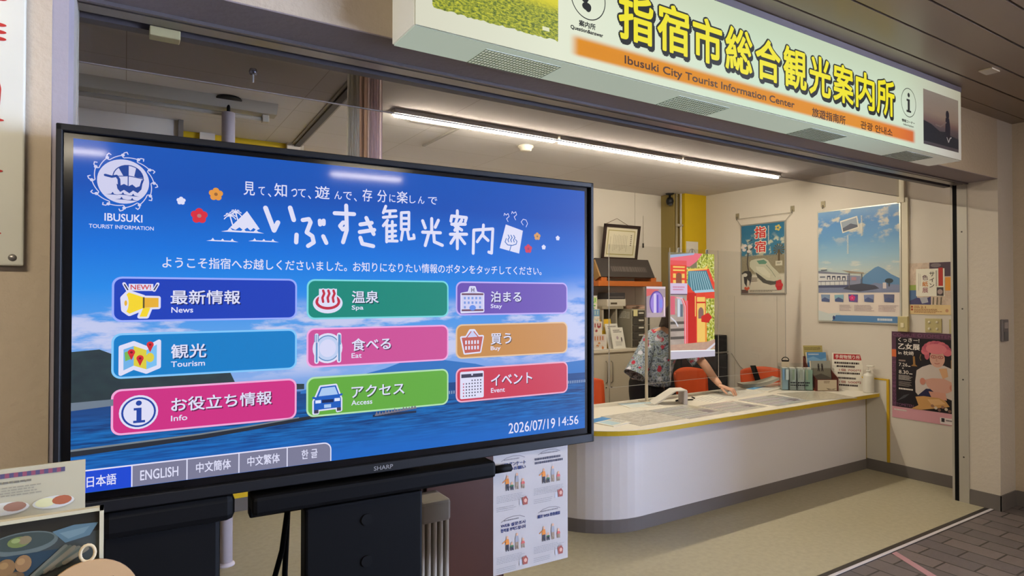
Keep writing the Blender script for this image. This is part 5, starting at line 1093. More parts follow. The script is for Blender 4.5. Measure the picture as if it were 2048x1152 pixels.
# ------------------------------------------------------------------ cabinets, shelf and back-wall things
def back_office():
    bg_ = P(196, 186, 166, .5, spec=.3); dkg = P(120, 110, 96, .6)
    def cabinet(label, x0, x1, doors, hx):
        t = thing('low_cabinet', label, 'cabinet', (x0, YB - .004, 0)); w_ = x1 - x0
        MB().box(0, -.39, .0, w_, 0, 1.015, bg_, .003).box(-.0, -.405, 1.015, w_, 0, 1.045, P(206, 196, 176, .5), .003).build('body', t)
        d = w_ / doors
        for k in range(doors):
            o = MB().box(k * d + .004, -.402, .07, (k + 1) * d - .004, -.39, .995, P(188, 178, 158, .5), .002).build('door', t)
            xx = (k + hx[k]) * d; MB().tube([(xx, -.402, .93), (xx, -.425, .915), (xx, -.425, .72), (xx, -.402, .705)], .006, P(150, 142, 128, .35, metal=.5), 8).cyl((xx, -.403, .66), (xx, -.41, .66), .007, P(70, 64, 58)).build('handle', o)
    cabinet('beige low cabinet at the left, with a long steel handle, beside the orange chair', 3.52, 4.24, 1, (.94,))
    cabinet('beige low two-door cabinet under the drawer unit, behind the clerk', 4.245, 4.98, 2, (.06, .94))
    # drawer unit with dark clear drawers
    t = thing('drawer_unit', 'grey paper-drawer unit with five dark smoked drawers on the low cabinet', 'drawer unit', (4.60, 5.29, 1.045))
    gr = P(150, 144, 128, .5)
    MB().box(0, -.34, 0, .27, 0, .415, gr, .003).build('body', t)
    for k in range(5):
        z = .012 + k * .079; o = MB().box(.012, -.352, z, .258, -.34, z + .07, P(60, 56, 50, .25, spec=.5), .003).build('drawer', t)
        MB().box(.09, -.36, z + .035, .16, -.352, z + .052, P(196, 190, 176, .3), .002).build('handle', o)
    f = Flat(340, 415, (-.0005, 0, .415), (0, -1, 0), (0, 0, -1), (-1, 0, 0), .0005)
    for x, y, w_, h_ in ((150, 20, 46, 80), (204, 24, 50, 76), (262, 30, 50, 72)): f.rect(x, y, x + w_, y + h_, P(196, 192, 178), 0); f.lines(x + 6, y + 8, x + w_ - 4, y + h_ - 6, 5, P(110, 106, 100), 1, .4, x)
    f.build('notes', t); f = Flat(270, 415, (0, -.3525, .415), (1, 0, 0), (0, 0, -1), (0, -1, 0), .0005); f.rect(16, 6, 76, 76, P(214, 204, 150), 0); f.build('sticky_note', t)
    # on top of it
    o = MB().box(0, 0, 0, .265, .18, .075, P(196, 188, 172, .5), .004).box(.05, -.001, .02, .14, .0, .04, P(76, 66, 50, .5)).build('carton'); o.location = (4.355, 5.06, 1.49); tag(o, 'white carton lying on the drawer unit', 'box')
    sh = MB().box(0, 0, 0, .30, .24, .03, P(150, 140, 120, .5), .002).box(0.01, .01, -.415, .03, .23, 0, P(160, 152, 136, .5)).box(.2, .01, -.415, .22, .23, 0, P(160, 152, 136, .5)).build('paper_tray'); sh.location = (4.285, 5.06, 1.49 - .03); sh.scale = (1, 1, 1)
    tag(sh, 'small beige shelf stand beside the drawer unit, carrying the white carton', 'shelf stand')
    o = MB().box(0, 0, 0, .25, .16, .07, P(52, 48, 50, .4), .004).box(.02, -.004, .015, .23, 0, .03, P(92, 86, 84, .3)).build('label_printer'); o.location = (4.365, 5.065, 1.565); tag(o, 'flat black device on top of the white carton', 'printer')
    o = thing('paper_pile', 'loose pile of papers and red envelopes on top of the drawer unit', 'papers', (4.795, 5.09, 1.4605))
    for k in range(5): MB().box(-.14, -.1, .0 + k * .008, .14, .1, .007 + k * .008, P(*((176, 120, 100), (206, 196, 176), (190, 130, 110), (206, 200, 186), (150, 110, 90))[k], .6), mat=Matrix.Rotation(.12 * (k - 2), 4, 'Z')).build('sheet', o)
    # brochure racks at the left
    t = thing('leaflet_rack', 'four-tier clear rack of colourful leaflets beside the big screen edge', 'leaflet rack', (4.13, 5.0, 1.045))
    for k, (z, y, c1, c2) in enumerate(((0, -.08, (206, 190, 184), (190, 120, 70)), (.13, -.04, (206, 196, 186), (150, 70, 70)), (.26, 0, (110, 150, 180), (170, 190, 190)), (.39, .04, (196, 204, 150), (110, 170, 80)))):
        m = MB().box(-.08, y, z + .005, .07 + .03 * (k == 0), y + .012, z + .16, P(214, 206, 194, .5), mat=Matrix.Translation((0, 0, 0))); o = m.build('leaflet_stack', t)
        f = Flat(150, 150, (-.08, y - .0005, z + .155), (1, 0, 0), (0, 0, -1), (0, -1, 0), .0005); f.rect(0, 0, 150, 70, P(*c1), 0); r = random.Random(k)
        for q in range(9): f.ell(r.uniform(15, 135), r.uniform(50, 135), r.uniform(8, 20), r.uniform(8, 16), P(*(c2 if q % 2 else (206, 190, 170))), 1, 10)
        for q in range(4): f.rect(15 + q * 34, 12, 30 + q * 34, 54, P(*c2), 1)
        f.build('cover', o)
    MB().box(-.09, -.10, 0, .10, .1, .005, P(170, 166, 160, .3)).box(-.09, .06, 0, .09, .066, .56, P(170, 166, 160, .3)).build('rack', t)
    o = MB().lathe([(0, 0), (.05, 0), (.052, .03), (.036, .06), (.0, .075)], P(206, 200, 190, .4)).build('ornament'); o.location = (4.16, 5.14, 1.61 - .56 + .0); o.location.z = 1.045; tag(o, 'small white rounded ornament behind the leaflet rack', 'ornament')
    t = thing('booklet_stand', 'pale booklets leaning in a stand on the low cabinet, a yellow folder behind them', 'booklets', (4.40, 4.945, 1.045))
    for k, (x, y, h_, c, nm) in enumerate(((-.05, .09, .315, (206, 166, 40), 'yellow_folder'), (-.01, .04, .265, (206, 202, 192), 'booklet'), (.02, .0, .225, (214, 210, 200), 'booklet'))):
        m2 = Matrix.Translation((x, y, 0)) @ Matrix.Rotation(math.radians(-14), 4, 'X')
        o = MB().box(-.085, -.012, 0, .085, 0, h_, P(*c, .5), mat=m2).build(nm, t)
        if k: f = Flat(170, h_ * 1000, m2 @ Vector((-.085, -.012, h_)), (1, 0, 0), m2.to_3x3() @ Vector((0, 0, -1)), m2.to_3x3() @ Vector((0, -1, 0)), .0005); f.lines(30, 24, 150, 60, 2, P(120, 116, 112), 0, .6, k); f.ell(76, 110, 16, 18, P(170, 150, 160), 0); f.lines(40, 150, 140, 200, 4, P(150, 146, 142), 0, .4, k + 3); f.ell(130, 130, 10, 26, P(96, 90, 90), 0); f.build('cover', o)
    MB().box(-.1, -.05, 0, .14, .16, .004, P(190, 184, 170, .4)).build('stand', t)
    # wooden shelf, black board, framed certificate
    wd = P(178, 96, 38, .45, noise=.12, nscale=12)
    t = thing('wall_shelf', 'orange-brown wooden wall shelf under the framed certificate', 'shelf', (4.19, YB, 1.705))
    MB().box(0, -.30, 0, .92, 0, .055, wd, .004).build('board', t)
    for x in (.06, .78): MB().box(x, -.27, .055, x + .08, -.0, .10, wd, .004).build('support_block', t)
    t = thing('slanted_board', 'dark slanted display board with faint engraved letters lying on the wooden shelf', 'board', (4.24, 5.02, 1.805))
    mm = Matrix.Rotation(math.radians(-28), 4, 'X')
    MB().box(0, 0, .0, .78, .03, .23, P(58, 52, 50, .4), .004, mat=mm).build('panel', t); MB().box(.0, .04, 0, .78, .12, .05, P(96, 70, 40, .5)).box(-.02, .0, 0, .0, .09, .21, P(150, 116, 70, .5), mat=mm).build('wood_back', t)
    f = Flat(780, 230, mm @ Vector((0, 0, .23)), (1, 0, 0), mm.to_3x3() @ Vector((0, 0, -1)), mm.to_3x3() @ Vector((0, -1, 0)), .0005); f.lines(180, 100, 720, 180, 1, P(92, 84, 80), 0, .8, 4); f.build('faint_lettering', t)
    t = thing('framed_certificate', 'dark-framed certificate hanging on the back wall, tilted forward above the shelf', 'picture frame', (4.44, YB, 2.0), 0)
    mm = Matrix.Translation((0, -.03, 0)) @ Matrix.Rotation(math.radians(9), 4, 'X')
    dk = P(48, 34, 30, .4)
    fr = MB(); Wc, Hc = .53, .40
    for a in ((0, 0, Wc, .035), (0, Hc - .035, Wc, Hc), (0, 0, .035, Hc), (Wc - .035, 0, Wc, Hc)): fr.box(a[0], -.02, a[1], a[2], .0, a[3], dk, .003, mat=mm)
    fr.build('frame', t); MB().box(.03, -.008, .03, Wc - .03, -.002, Hc - .03, P(214, 206, 180, .5), mat=mm).build('sheet', t)
    f = Flat(Wc * 1000, Hc * 1000, mm @ Vector((0, -.0085, Hc)), (1, 0, 0), mm.to_3x3() @ Vector((0, 0, -1)), mm.to_3x3() @ Vector((0, -1, 0)), .0005)
    gd = P(170, 160, 110)
    for a in ((66, 62, 464, 74), (66, 326, 464, 338), (66, 62, 78, 338), (452, 62, 464, 338)): f.rect(*a, gd, 0)
    f.vdash(400, 110, 420, 240, 3, P(110, 100, 84), 1)
    for k in range(9): f.vdash(150 + k * 24, 112 + (k % 3) * 6, 158 + k * 24, 300 - (k % 4) * 14, 12, P(140, 130, 112), 1)
    f.vdash(104, 140, 112, 280, 9, P(150, 140, 122), 1); f.build('print', t)
    MB().tube([(.09, -.01, .40), (.27, -.0, .475), (.44, -.01, .40)], .0025, P(110, 90, 70), 6).build('hanging_cord', t)
    o = MB().cyl((0, 0, .02), (0, 0, .34), .002, P(150, 140, 126), seg=6).lathe([(0, -.03), (.009, -.03), (.009, .02), (0, .022)], P(60, 54, 48)).build('pull_cord'); o.location = (5.10, YB - .012, 2.19)
    tag(o, 'thin pull cord with a dark end hanging on the back wall right of the certificate', 'cord')
    # emblem sheet on the yellow column
    o = thing('notice_sheet', 'white sheet with a round black emblem on the yellow column', 'notice', (5.515, 5.02, 1.95)); MB().box(0, -.003, 0, .20, -.0005, .285, P(206, 200, 188, .5)).build('sheet', o)
    f = Flat(200, 285, (0, -.0032, .285), (1, 0, 0), (0, 0, -1), (0, -1, 0), .0005); f.ring(98, 150, 58, 66, 5, P(96, 84, 84), 0); f.ell(98, 172, 42, 42, P(60, 54, 54), 1); f.rect(80, 96, 116, 140, P(190, 186, 180), 2); f.rect(94, 88, 102, 150, P(70, 62, 62), 3); f.build('print', o)
    # black cabinet and speaker
    t = thing('black_cabinet', 'tall black cabinet in the rear right corner behind the orange chair', 'cabinet', (5.06, 4.93, 0))
    MB().box(0, -.24, 0, .76, 0, .955, P(26, 27, 34, .3, spec=.45), .006).box(-.005, -.25, .955, .765, 0, .97, P(110, 106, 104, .4)).build('body', t)
    for x in (.01, .385): MB().box(x, -.252, .05, x + .365, -.24, .94, P(30, 32, 42, .25, spec=.5), .003).build('door', t)
    o = thing('speaker', 'small black loudspeaker standing on the black cabinet', 'speaker', (5.745, 4.775, .97))
    MB().box(-.09, -.07, 0, .09, .07, .185, P(34, 34, 38, .45), .008).build('body', o); MB().box(-.08, -.074, .01, .08, -.069, .175, P(26, 26, 30, .7), .003).build('grille', o)
    t = thing('wall_cable', 'thin grey cable hanging in a curve on the right wall beside the black cabinet', 'cable', (0, 0, 0)); MB().tube([(XR - .008, 4.66, .95), (XR - .01, 4.55, .82), (XR - .008, 4.38, .70), (XR - .008, 4.28, .52), (XR - .008, 4.26, .2)], .004, P(150, 144, 134, .5), 6).build('cable', t)
back_office()

# ------------------------------------------------------------------ the clerk
def skin(nodes, edges, m=None, sub=2):
    """nodes: {name: ((x,y,z), radius or (rx, ry))}; grows one continuous skinned surface"""
    names = list(nodes); me = bpy.data.meshes.new('limbs')
    me.from_pydata([nodes[n][0] for n in names], [(names.index(a), names.index(b)) for a, b in edges], [])
    o = bpy.data.objects.new('limbs', me); COL.objects.link(o)
    o.modifiers.new('skin', 'SKIN'); sm = o.modifiers.new('sub', 'SUBSURF'); sm.levels = sub; sm.render_levels = sub
    sv = me.skin_vertices[0].data
    for i, n in enumerate(names):
        r = nodes[n][1]; sv[i].radius = (r, r) if isinstance(r, (int, float)) else r; sv[i].use_root = (i == 0)
    dg = bpy.context.evaluated_depsgraph_get(); em = bpy.data.meshes.new_from_object(o.evaluated_get(dg))
    vs = [tuple(v.co) for v in em.vertices]; fs = [tuple(p.vertices) for p in em.polygons]
    bpy.data.objects.remove(o); bpy.data.meshes.remove(me); bpy.data.meshes.remove(em); return vs, fs
def chain(*n): return list(zip(n, n[1:]))
def clerk():
    base = Vector((4.27, 4.38, 0))
    t = thing('person', 'person in flowered grey shirt and black trousers leaning over the counter to a map', 'person', base)
    L = lambda x, y, z: (x - base.x, y - base.y, z)
    sk = P(206, 158, 132, .5, spec=.35, noise=.03)
    body = MB()
    nd = {'pel': (L(4.28, 4.38, .84), (.135, .10)), 'waist': (L(4.31, 4.35, .98), (.12, .09)), 'chest': (L(4.36, 4.30, 1.13), (.135, .10)), 'upper': (L(4.39, 4.26, 1.23), (.11, .08)),
          'neck': (L(4.385, 4.205, 1.285), .052), 'head0': (L(4.36, 4.15, 1.335), .062), 'head1': (L(4.345, 4.105, 1.385), (.078, .088)), 'head2': (L(4.345, 4.095, 1.445), (.076, .088)), 'head3': (L(4.345, 4.10, 1.49), (.05, .06)),
          'shl': (L(4.27, 4.335, 1.205), .056), 'ell': (L(4.085, 4.35, .95), .041), 'frl': (L(4.19, 4.49, .90), .036), 'wrl': (L(4.28, 4.55, .86), .026),
          'shr': (L(4.53, 4.155, 1.165), .056), 'elr': (L(4.60, 3.95, .945), .042), 'frr': (L(4.575, 3.855, .865), .038), 'wrr': (L(4.555, 3.745, .79), .026),
          'hpl': (L(4.20, 4.40, .78), .09), 'knl': (L(4.19, 4.37, .45), .062), 'anl': (L(4.19, 4.41, .10), .042), 'tol': (L(4.18, 4.27, .04), .035),
          'hpr': (L(4.37, 4.37, .78), .09), 'knr': (L(4.39, 4.33, .45), .062), 'anr': (L(4.39, 4.37, .10), .042), 'tor': (L(4.40, 4.23, .04), .035)}
    ed = chain('pel', 'waist', 'chest', 'upper', 'neck', 'head0', 'head1', 'head2', 'head3') + chain('upper', 'shl', 'ell', 'frl', 'wrl') + chain('upper', 'shr', 'elr', 'frr', 'wrr') + chain('pel', 'hpl', 'knl', 'anl', 'tol') + chain('pel', 'hpr', 'knr', 'anr', 'tor')
    body.add(*skin(nd, ed), sk, True)
    # right hand: palm and five fingers, tips on the map
    def hand(w_, d, side, up, tip_drop):
        w_ = Vector(w_); d = Vector(d).normalized(); up = Vector(up).normalized(); sd = d.cross(up).normalized() * side; up = sd.cross(d).normalized() * side
        if up.z < 0: up = -up
        pt = lambda f, s_, u: tuple(w_ + d * f + sd * s_ + up * u)
        nn = {'w': (pt(-.02, 0, 0), (.026, .02)), 'p1': (pt(.03, .0, .004), (.036, .017)), 'p2': (pt(.07, .0, .004), (.038, .014)), 'p3': (pt(.088, 0, .002), (.034, .011))}
        body.add(*skin(nn, chain('w', 'p1', 'p2', 'p3')), sk, True)
        for k, (s_, l_) in enumerate(((-.030, .066), (-.010, .075), (.011, .070), (.030, .054))):
            q = {'a': (pt(.07, s_ * .9, .004), .0095), 'b': (pt(.088 + l_ * .36, s_ * 1.1, .004 + .002), .0088), 'c': (pt(.088 + l_ * .72, s_ * 1.12, -.010 - tip_drop * .4), .0078), 'e': (pt(.088 + l_ * .92, s_ * 1.12, -.026 - tip_drop), .0062)}
            body.add(*skin(q, chain('a', 'b', 'c', 'e')), sk, True)
        q = {'a': (pt(.018, -.022, -.004), .013), 'b': (pt(.045, -.048, -.010), .0105), 'c': (pt(.074, -.058, -.020), .0095), 'e': (pt(.094, -.056, -.028), .007)}
        body.add(*skin(q, chain('a', 'b', 'c', 'e')), sk, True)
    hand(L(4.555, 3.745, .787), (.22, -.75, -.20), -1, (0, -.2, 1), .006)
    hand(L(4.28, 4.55, .86), (.75, .25, -.2), 1, (.2, .6, .6), .004)
    # face and ears
    fc = Vector(L(4.345, 4.10, 1.40)); fw = Vector((.2, -.88, -.45)).normalized(); rt = Vector((0, 0, 1)).cross(fw).normalized() * -1; upv = rt.cross(fw).normalized()
    if upv.z < 0: upv = -upv
    fp = lambda a, b, c: tuple(fc + rt * a + upv * b + fw * c)
    body.add(*skin({'a': (fp(0, .012, .082), .008), 'b': (fp(0, -.012, .098), .012), 'c': (fp(0, -.022, .092), .013)}, chain('a', 'b', 'c')), sk, True)
    for s_ in (-1, 1): body.add(*skin({'a': (fp(s_ * .076, .018, -.005), (.008, .012)), 'b': (fp(s_ * .083, -.005, -.008), (.008, .014)), 'c': (fp(s_ * .078, -.024, -.004), (.006, .008))}, chain('a', 'b', 'c')), sk, True)
    body.build('body', t)
    for s_ in (-1, 1):
        MB().lathe([(0, -.006), (.009, -.0045), (.012, 0), (.009, .0045), (0, .006)], P(226, 222, 216, .2), fp(s_ * .031, .022, .074), 12).lathe([(0, -.006), (.005, -.004), (.006, 0), (.005, .004), (0, .006)], P(36, 24, 20, .2), fp(s_ * .031, .022, .082), 10).build('eye', t)
        MB().tube([fp(s_ * .016, .040, .086), fp(s_ * .032, .046, .084), fp(s_ * .048, .040, .074)], .004, P(44, 32, 28, .7), 6).build('eyebrow', t)
    MB().tube([fp(-.024, -.048, .078), fp(-.01, -.044, .088), fp(.01, -.044, .088), fp(.024, -.048, .078)], [.003, .006, .006, .003], P(170, 90, 84, .5), 8).build('lips', t)
    # hair: a bob
    hr = P(42, 30, 26, .5, spec=.3, noise=.2, nscale=60)
    H_ = MB(); rings = []
    for i in range(11):
        row = []
        for k in range(28):
            b = 2 * PI * k / 28; front = math.cos(b); a = i / 10 * (2.3 + .45 * max(0, -front))
            lim = min(a, 1.15) if front > .45 else a
            rr = .104 * math.sin(max(lim, .02)); zz = .112 * math.cos(lim) + .02
            if lim > PI / 2: rr = .104 - .012 * (lim - PI / 2); zz -= (lim - PI / 2) * .055
            row.append(fp(rr * math.sin(b), zz, rr * front * 1.02 - .006))
        rings.append(row)
    H_.loft(rings, hr, cap=False); o = H_.build('hair', t); so = o.modifiers.new('hair_thickness', 'SOLIDIFY'); so.thickness = .012
    # shirt
    def flowered(nt):
        q = N(nt, 'Object'); v = q.voro(26); n = q.noise(38, detail=3); c = q.ramp(n, [(.30, rgb(52, 58, 66)), (.42, rgb(104, 118, 136)), (.52, rgb(176, 188, 206)), (.60, rgb(104, 116, 92)), (.70, rgb(170, 178, 196))])
        r = q.m('MULTIPLY', q.step(v, .26, .18), q.step(q.voro(9, out='Color'), 0, 1)); n2 = q.noise(9, detail=1)
        big = q.step(q.voro(11), .30, .22); c = q.mix(q.m('MULTIPLY', big, q.step(n2, .46, .50)), c, rgb(206, 206, 220))
        return q.mix(q.m('MULTIPLY', q.step(q.voro(14), .34, .28), q.step(n2, .52, .46)), c, rgb(178, 44, 70))
    fm = nodemat('flowered_cloth', flowered, rough=.8)
    def ellipse(c, rx, ry, ax=(1, 0, 0), ay=(0, 1, 0), n=26, wav=0.0):
        c = Vector(c); ax = Vector(ax); ay = Vector(ay); return [tuple(c + ax * (rx * math.cos(2 * PI * k / n) * (1 + wav * math.sin(5 * 2 * PI * k / n))) + ay * (ry * math.sin(2 * PI * k / n) * (1 + wav * math.cos(4 * 2 * PI * k / n)))) for k in range(n)]
    ax = Vector((.83, -.55, -.14)).normalized(); ay = Vector((.5, .80, .2)).normalized()
    sh = MB()
    sh.loft([ellipse(L(4.305, 4.37, .785), .20, .16, ax, ay, wav=.03), ellipse(L(4.31, 4.362, .87), .195, .155, ax, ay, wav=.02), ellipse(L(4.33, 4.335, .98), .185, .145, ax, ay, wav=.01), ellipse(L(4.365, 4.30, 1.10), .19, .14, ax, ay), ellipse(L(4.39, 4.265, 1.185), .195, .132, ax, ay), ellipse(L(4.395, 4.255, 1.235), .175, .115, ax, ay), ellipse(L(4.40, 4.245, 1.268), .125, .095, ax, ay), ellipse(L(4.402, 4.23, 1.292), .078, .072, ax, ay), ellipse(L(4.402, 4.225, 1.308), .07, .068, ax, ay)], fm, cap=False)
    def sleeve(a, b, r0, r1, r2):
        a = Vector(a); b = Vector(b); d = (b - a); q = d.to_track_quat('Z', 'Y').to_matrix(); X, Y_ = q @ Vector((1, 0, 0)), q @ Vector((0, 1, 0))
        sh.loft([ellipse(a - d * .16, r0 * .62, r0 * .62, X, Y_), ellipse(a, r0, r0, X, Y_), ellipse(a + d * .5, r1, r1, X, Y_, wav=.02), ellipse(a + d * .98, r2, r2, X, Y_, wav=.04), ellipse(b, r2 + .003, r2 + .003, X, Y_, wav=.04)], fm, cap=False)
    sleeve(L(4.275, 4.325, 1.20), L(4.045, 4.31, .86), .076, .09, .108)
    sleeve(L(4.515, 4.17, 1.175), L(4.595, 4.02, 1.0), .076, .082, .09)
    o = sh.build('shirt', t); so = o.modifiers.new('cloth_thickness', 'SOLIDIFY'); so.thickness = .004
    cp = MB(); cp.tube([L(4.44, 4.16, 1.275), L(4.45, 4.135, 1.20), L(4.445, 4.14, 1.10), L(4.41, 4.19, .95), L(4.37, 4.235, .77)], .009, P(206, 206, 206, .7), 8); cp.tube([L(4.345, 4.20, 1.295), L(4.39, 4.15, 1.26), L(4.44, 4.135, 1.21)], .016, fm, 8); cp.tube([L(4.47, 4.22, 1.29), L(4.47, 4.165, 1.25), L(4.45, 4.13, 1.21)], .016, fm, 8); cp.build('collar_and_placket', t)
    tr = MB(); bl = P(28, 28, 34, .7)
    tr.add(*skin({'pel': (L(4.27, 4.39, .86), (.16, .125)), 'p2': (L(4.26, 4.39, .79), (.19, .135)), 'hpl': (L(4.185, 4.40, .70), .12), 'knl': (L(4.19, 4.375, .45), .085), 'anl': (L(4.19, 4.41, .09), .07), 'hpr': (L(4.37, 4.375, .70), .105), 'knr': (L(4.39, 4.335, .45), .085), 'anr': (L(4.39, 4.37, .09), .07)}, chain('pel', 'p2', 'hpl', 'knl', 'anl') + chain('p2', 'hpr', 'knr', 'anr')), bl, True); tr.build('trousers', t)
    for x, y in ((4.185, 4.36), (4.395, 4.32)): MB().loft([ellipse(L(x, y + .03, .0), .048, .125), ellipse(L(x, y + .03, .03), .052, .13), ellipse(L(x, y + .05, .06), .045, .10), ellipse(L(x, y + .065, .085), .035, .06)], P(30, 28, 28, .4)).build('shoe', t)
clerk()

# ------------------------------------------------------------------ around the big screen
def foreground():
    # survey sheet hanging under the screen
    rz = math.radians(-2.2)
    t = thing('survey_notice', 'white sheet with four survey notices taped under the right end of the big screen', 'notice', (-.109, 1.857, 0), rz)
    x0, x1, zt, zb = 1.17, 1.475, 1.066, .655
    rings = []
    for i in range(9):
        f = i / 8; z = zt + (zb - zt) * f; rings.append([(x0 + (x1 - x0) * k / 8, -.008 + .085 * (1 - f * .9) * 0 + .004 * math.sin(k * .7 + f * 3) * f, z) for k in range(9)] + [(x0 + (x1 - x0) * k / 8, -.0075 + .004 * math.sin(k * .7 + f * 3) * f, z) for k in range(8, -1, -1)])
    paper = P(180, 173, 168, .6)
    MB().box(x0, .004, zb, x1, .0046, zt, paper).build('sheet', t)
    MB().box(x1 - .012, .0025, zt - .006, x1 + .006, .0036, zt + .012, P(226, 222, 214, .4)).box(x0 + .02, .0025, zt - .004, x0 + .05, .0036, zt + .012, P(226, 222, 214, .4)).build('tape', t)
    f = Flat(305, 411, (x0, .0038, zt), (1, 0, 0), (0, 0, -1), (0, -1, 0), .0004)
    nv, gy = P(40, 52, 100), P(130, 124, 124)
    for k, (ox, oy, txt) in enumerate(((0, 0, ('WEB アンケート', '協力のお願い')), (148, -4, None), (0, 206, ('WEB 설문조사', '협력을 부탁드립니다')), (148, 200, ('關於 WEB 問卷調查',)))):
        f.stroke([(ox + 30, oy + 30), (ox + 50, oy + 20), (ox + 76, oy + 16), (ox + 104, oy + 18), (ox + 124, oy + 26)], 2.2, gy, 0, False); f.lines(ox + 40, oy + 24, ox + 118, oy + 31, 1, gy, 1, .6, k)
        if txt:
            for j, s_ in enumerate(txt): f.text(s_, ox + 28, oy + 36 + j * 16, ox + 128 - (k == 3) * 4, oy + 49 + j * 16, nv, 1, .05)
        else: f.lines(ox + 16, oy + 40, ox + 140, oy + 66, 2, P(76, 76, 90), 1, .6, 12)
        px, py = ox + 54, oy + 76
        for j, (dx, h_, c) in enumerate(((0, 52, (206, 126, 50)), (18, 28, (60, 110, 70)), (38, 56, (150, 150, 156)), (62, 34, (190, 90, 84)))):
            hx = px + dx; top = py + 56 - h_; f.ell(hx, top + 5, 4.5, 5.5, P(206, 160, 130), 2, 10); f.poly([(hx - 5, top + 10), (hx + 5, top + 10), (hx + 8, top + h_ * .55), (hx - 8, top + h_ * .55)], P(*c), 2); f.poly([(hx - 6, top + h_ * .55), (hx + 6, top + h_ * .55), (hx + 7, top + h_), (hx + 2, top + h_), (hx, top + h_ * .7), (hx - 3, top + h_), (hx - 6, top + h_)], P(*((56, 56, 66) if j < 2 else (150, 130, 110))), 2)
            if j == 0: f.stroke([(hx - 6, top + 14), (hx - 18, top + 22)], 3.5, P(*c), 2)
        f.lines(ox + 12, oy + 146, ox + 142, oy + 172, 5, P(150, 146, 144), 1, .35, k + 20); f.lines(ox + 12, oy + 184, ox + 90, oy + 202, 3, P(150, 146, 144), 1, .35, k + 30)
        f.poly([(ox + 112, oy + 166), (ox + 128, oy + 160), (ox + 136, oy + 172), (ox + 134, oy + 190), (ox + 116, oy + 190)], P(150, 80, 70), 2); f.rect(ox + 102, oy + 172, ox + 112, oy + 190, P(180, 180, 184), 2); f.ell(ox + 126, oy + 176, 6, 7, P(206, 160, 140), 3)
    f.build('print', t)
    # brown wooden lectern behind
    wd = P(56, 30, 18, .45, noise=.18, nscale=6)
    t = thing('wooden_lectern', 'dark brown wooden cabinet standing behind the survey notice', 'cabinet', (.98, 2.24, 0), 0)
    MB().box(0, 0, .0, .38, .40, .98, wd, .004).build('body', t); MB().box(.02, -.012, .04, .36, 0, .95, P(66, 34, 20, .4, noise=.15, nscale=5), .003).build('door', t)
    MB().cyl((.06, -.02, .86), (.06, -.02, .93), .005, STEEL).box(.03, -.016, .90, .05, -.012, .93, P(150, 50, 60)).build('handle', t)
    # cream panel heater
    t = thing('panel_heater', 'cream upright oil heater with ribs behind the stand post', 'heater', (.90, 2.05, 0), 0)
    cr = P(176, 164, 146, .5)
    h = MB().box(0, 0, .78, .12, .13, .86, P(150, 140, 126, .5), .012)
    for k in range(5): h.box(.002 + k * .024, .004, .06, .018 + k * .024, .126, .80, cr, .006)
    h.build('ribs', t); MB().box(-.01, .0, 0, .13, .13, .05, P(90, 84, 78, .5), .01).build('foot', t)
    # two black cables
    t = thing('power_cables', 'two black cables hanging down left of the stand post', 'cable', (0, 0, 0))
    for pts in ([(.455, 2.08, .99), (.45, 2.09, .9), (.437, 2.1, .78), (.415, 2.1, .70), (.39, 2.1, .5), (.38, 2.12, .01)], [(.455, 2.09, .99), (.452, 2.1, .86), (.448, 2.11, .70), (.452, 2.1, .5), (.47, 2.1, .01)]): MB().tube(pts, .009, BLACKM, 8).build('cable', t)
    # left wall board
    t = thing('wall_board', 'white enamel wall board with red lettering on the left pillar, cut by the picture edge', 'sign board', (-.66, YF, 1.676))
    MB().box(0, -.02, 0, .443, -.004, 1.2, P(206, 204, 190, .25, spec=.5), .004).build('board', t)
    for z in (.02, 1.17): MB().lathe([(0, .005), (.006, .004), (.009, 0)], STEEL, mat=Matrix.Translation((.421, -.02, z)) @ Matrix.Rotation(PI / 2, 4, 'X')).build('screw', t)
    MB().box(.05, -.004, .1, .4, 0, 1.1, STEEL).build('bracket', t)
    f = Flat(443, 1200, (0, -.0205, 1.2), (1, 0, 0), (0, 0, -1), (0, -1, 0), .0004); rd = P(176, 40, 34)
    for z in (.665, .600, .582, .565): f.ell(388, 1200 - z * 1000, 17, 5, rd, 0)
    f.stroke([(380, 730), (386, 760), (384, 800), (378, 812)], 20, rd, 0); f.ell(384, 838, 18, 4, rd, 0); f.ell(384, 965, 17, 4, rd, 0); f.ell(382, 1120, 17, 4, rd, 0); f.build('red_lettering', t)
    # little brochure table in the lower left corner
    t = thing('side_table', 'narrow dark side table below the framed food photo', 'table', (-.42, 1.18, 0))
    MB().box(0, 0, .97, .56, .30, 1.0, P(60, 50, 42, .5), .004).build('top', t)
    for x in (.02, .51):
        for y in (.02, .25): MB().box(x, y, 0, x + .03, y + .03, .97, P(50, 42, 36, .5)).build('leg', t)
    # food menu card
    t = thing('menu_card', 'cream food information card with patterned border standing behind the framed photo', 'card', (-.42, 1.36, 1.0), math.radians(1.5))
    MB().box(0, 0, 0, .362, .004, .303, P(172, 162, 134, .6)).box(.14, .004, 0, .22, .07, .2, P(186, 178, 150, .6)).build('card', t)
    f = Flat(362, 303, (0, -.0005, .303), (1, 0, 0), (0, 0, -1), (0, -1, 0), .0004)
    for k in range(54): f.rect(8 + k * 6, 8, 14 + k * 6, 16, P(*((130, 70, 84), (76, 70, 96))[k % 2]), 0)
    f.lines(206, 22, 310, 28, 1, P(110, 104, 90), 0, .6, 2); f.lines(204, 32, 304, 50, 4, P(140, 132, 112), 0, .4, 3)
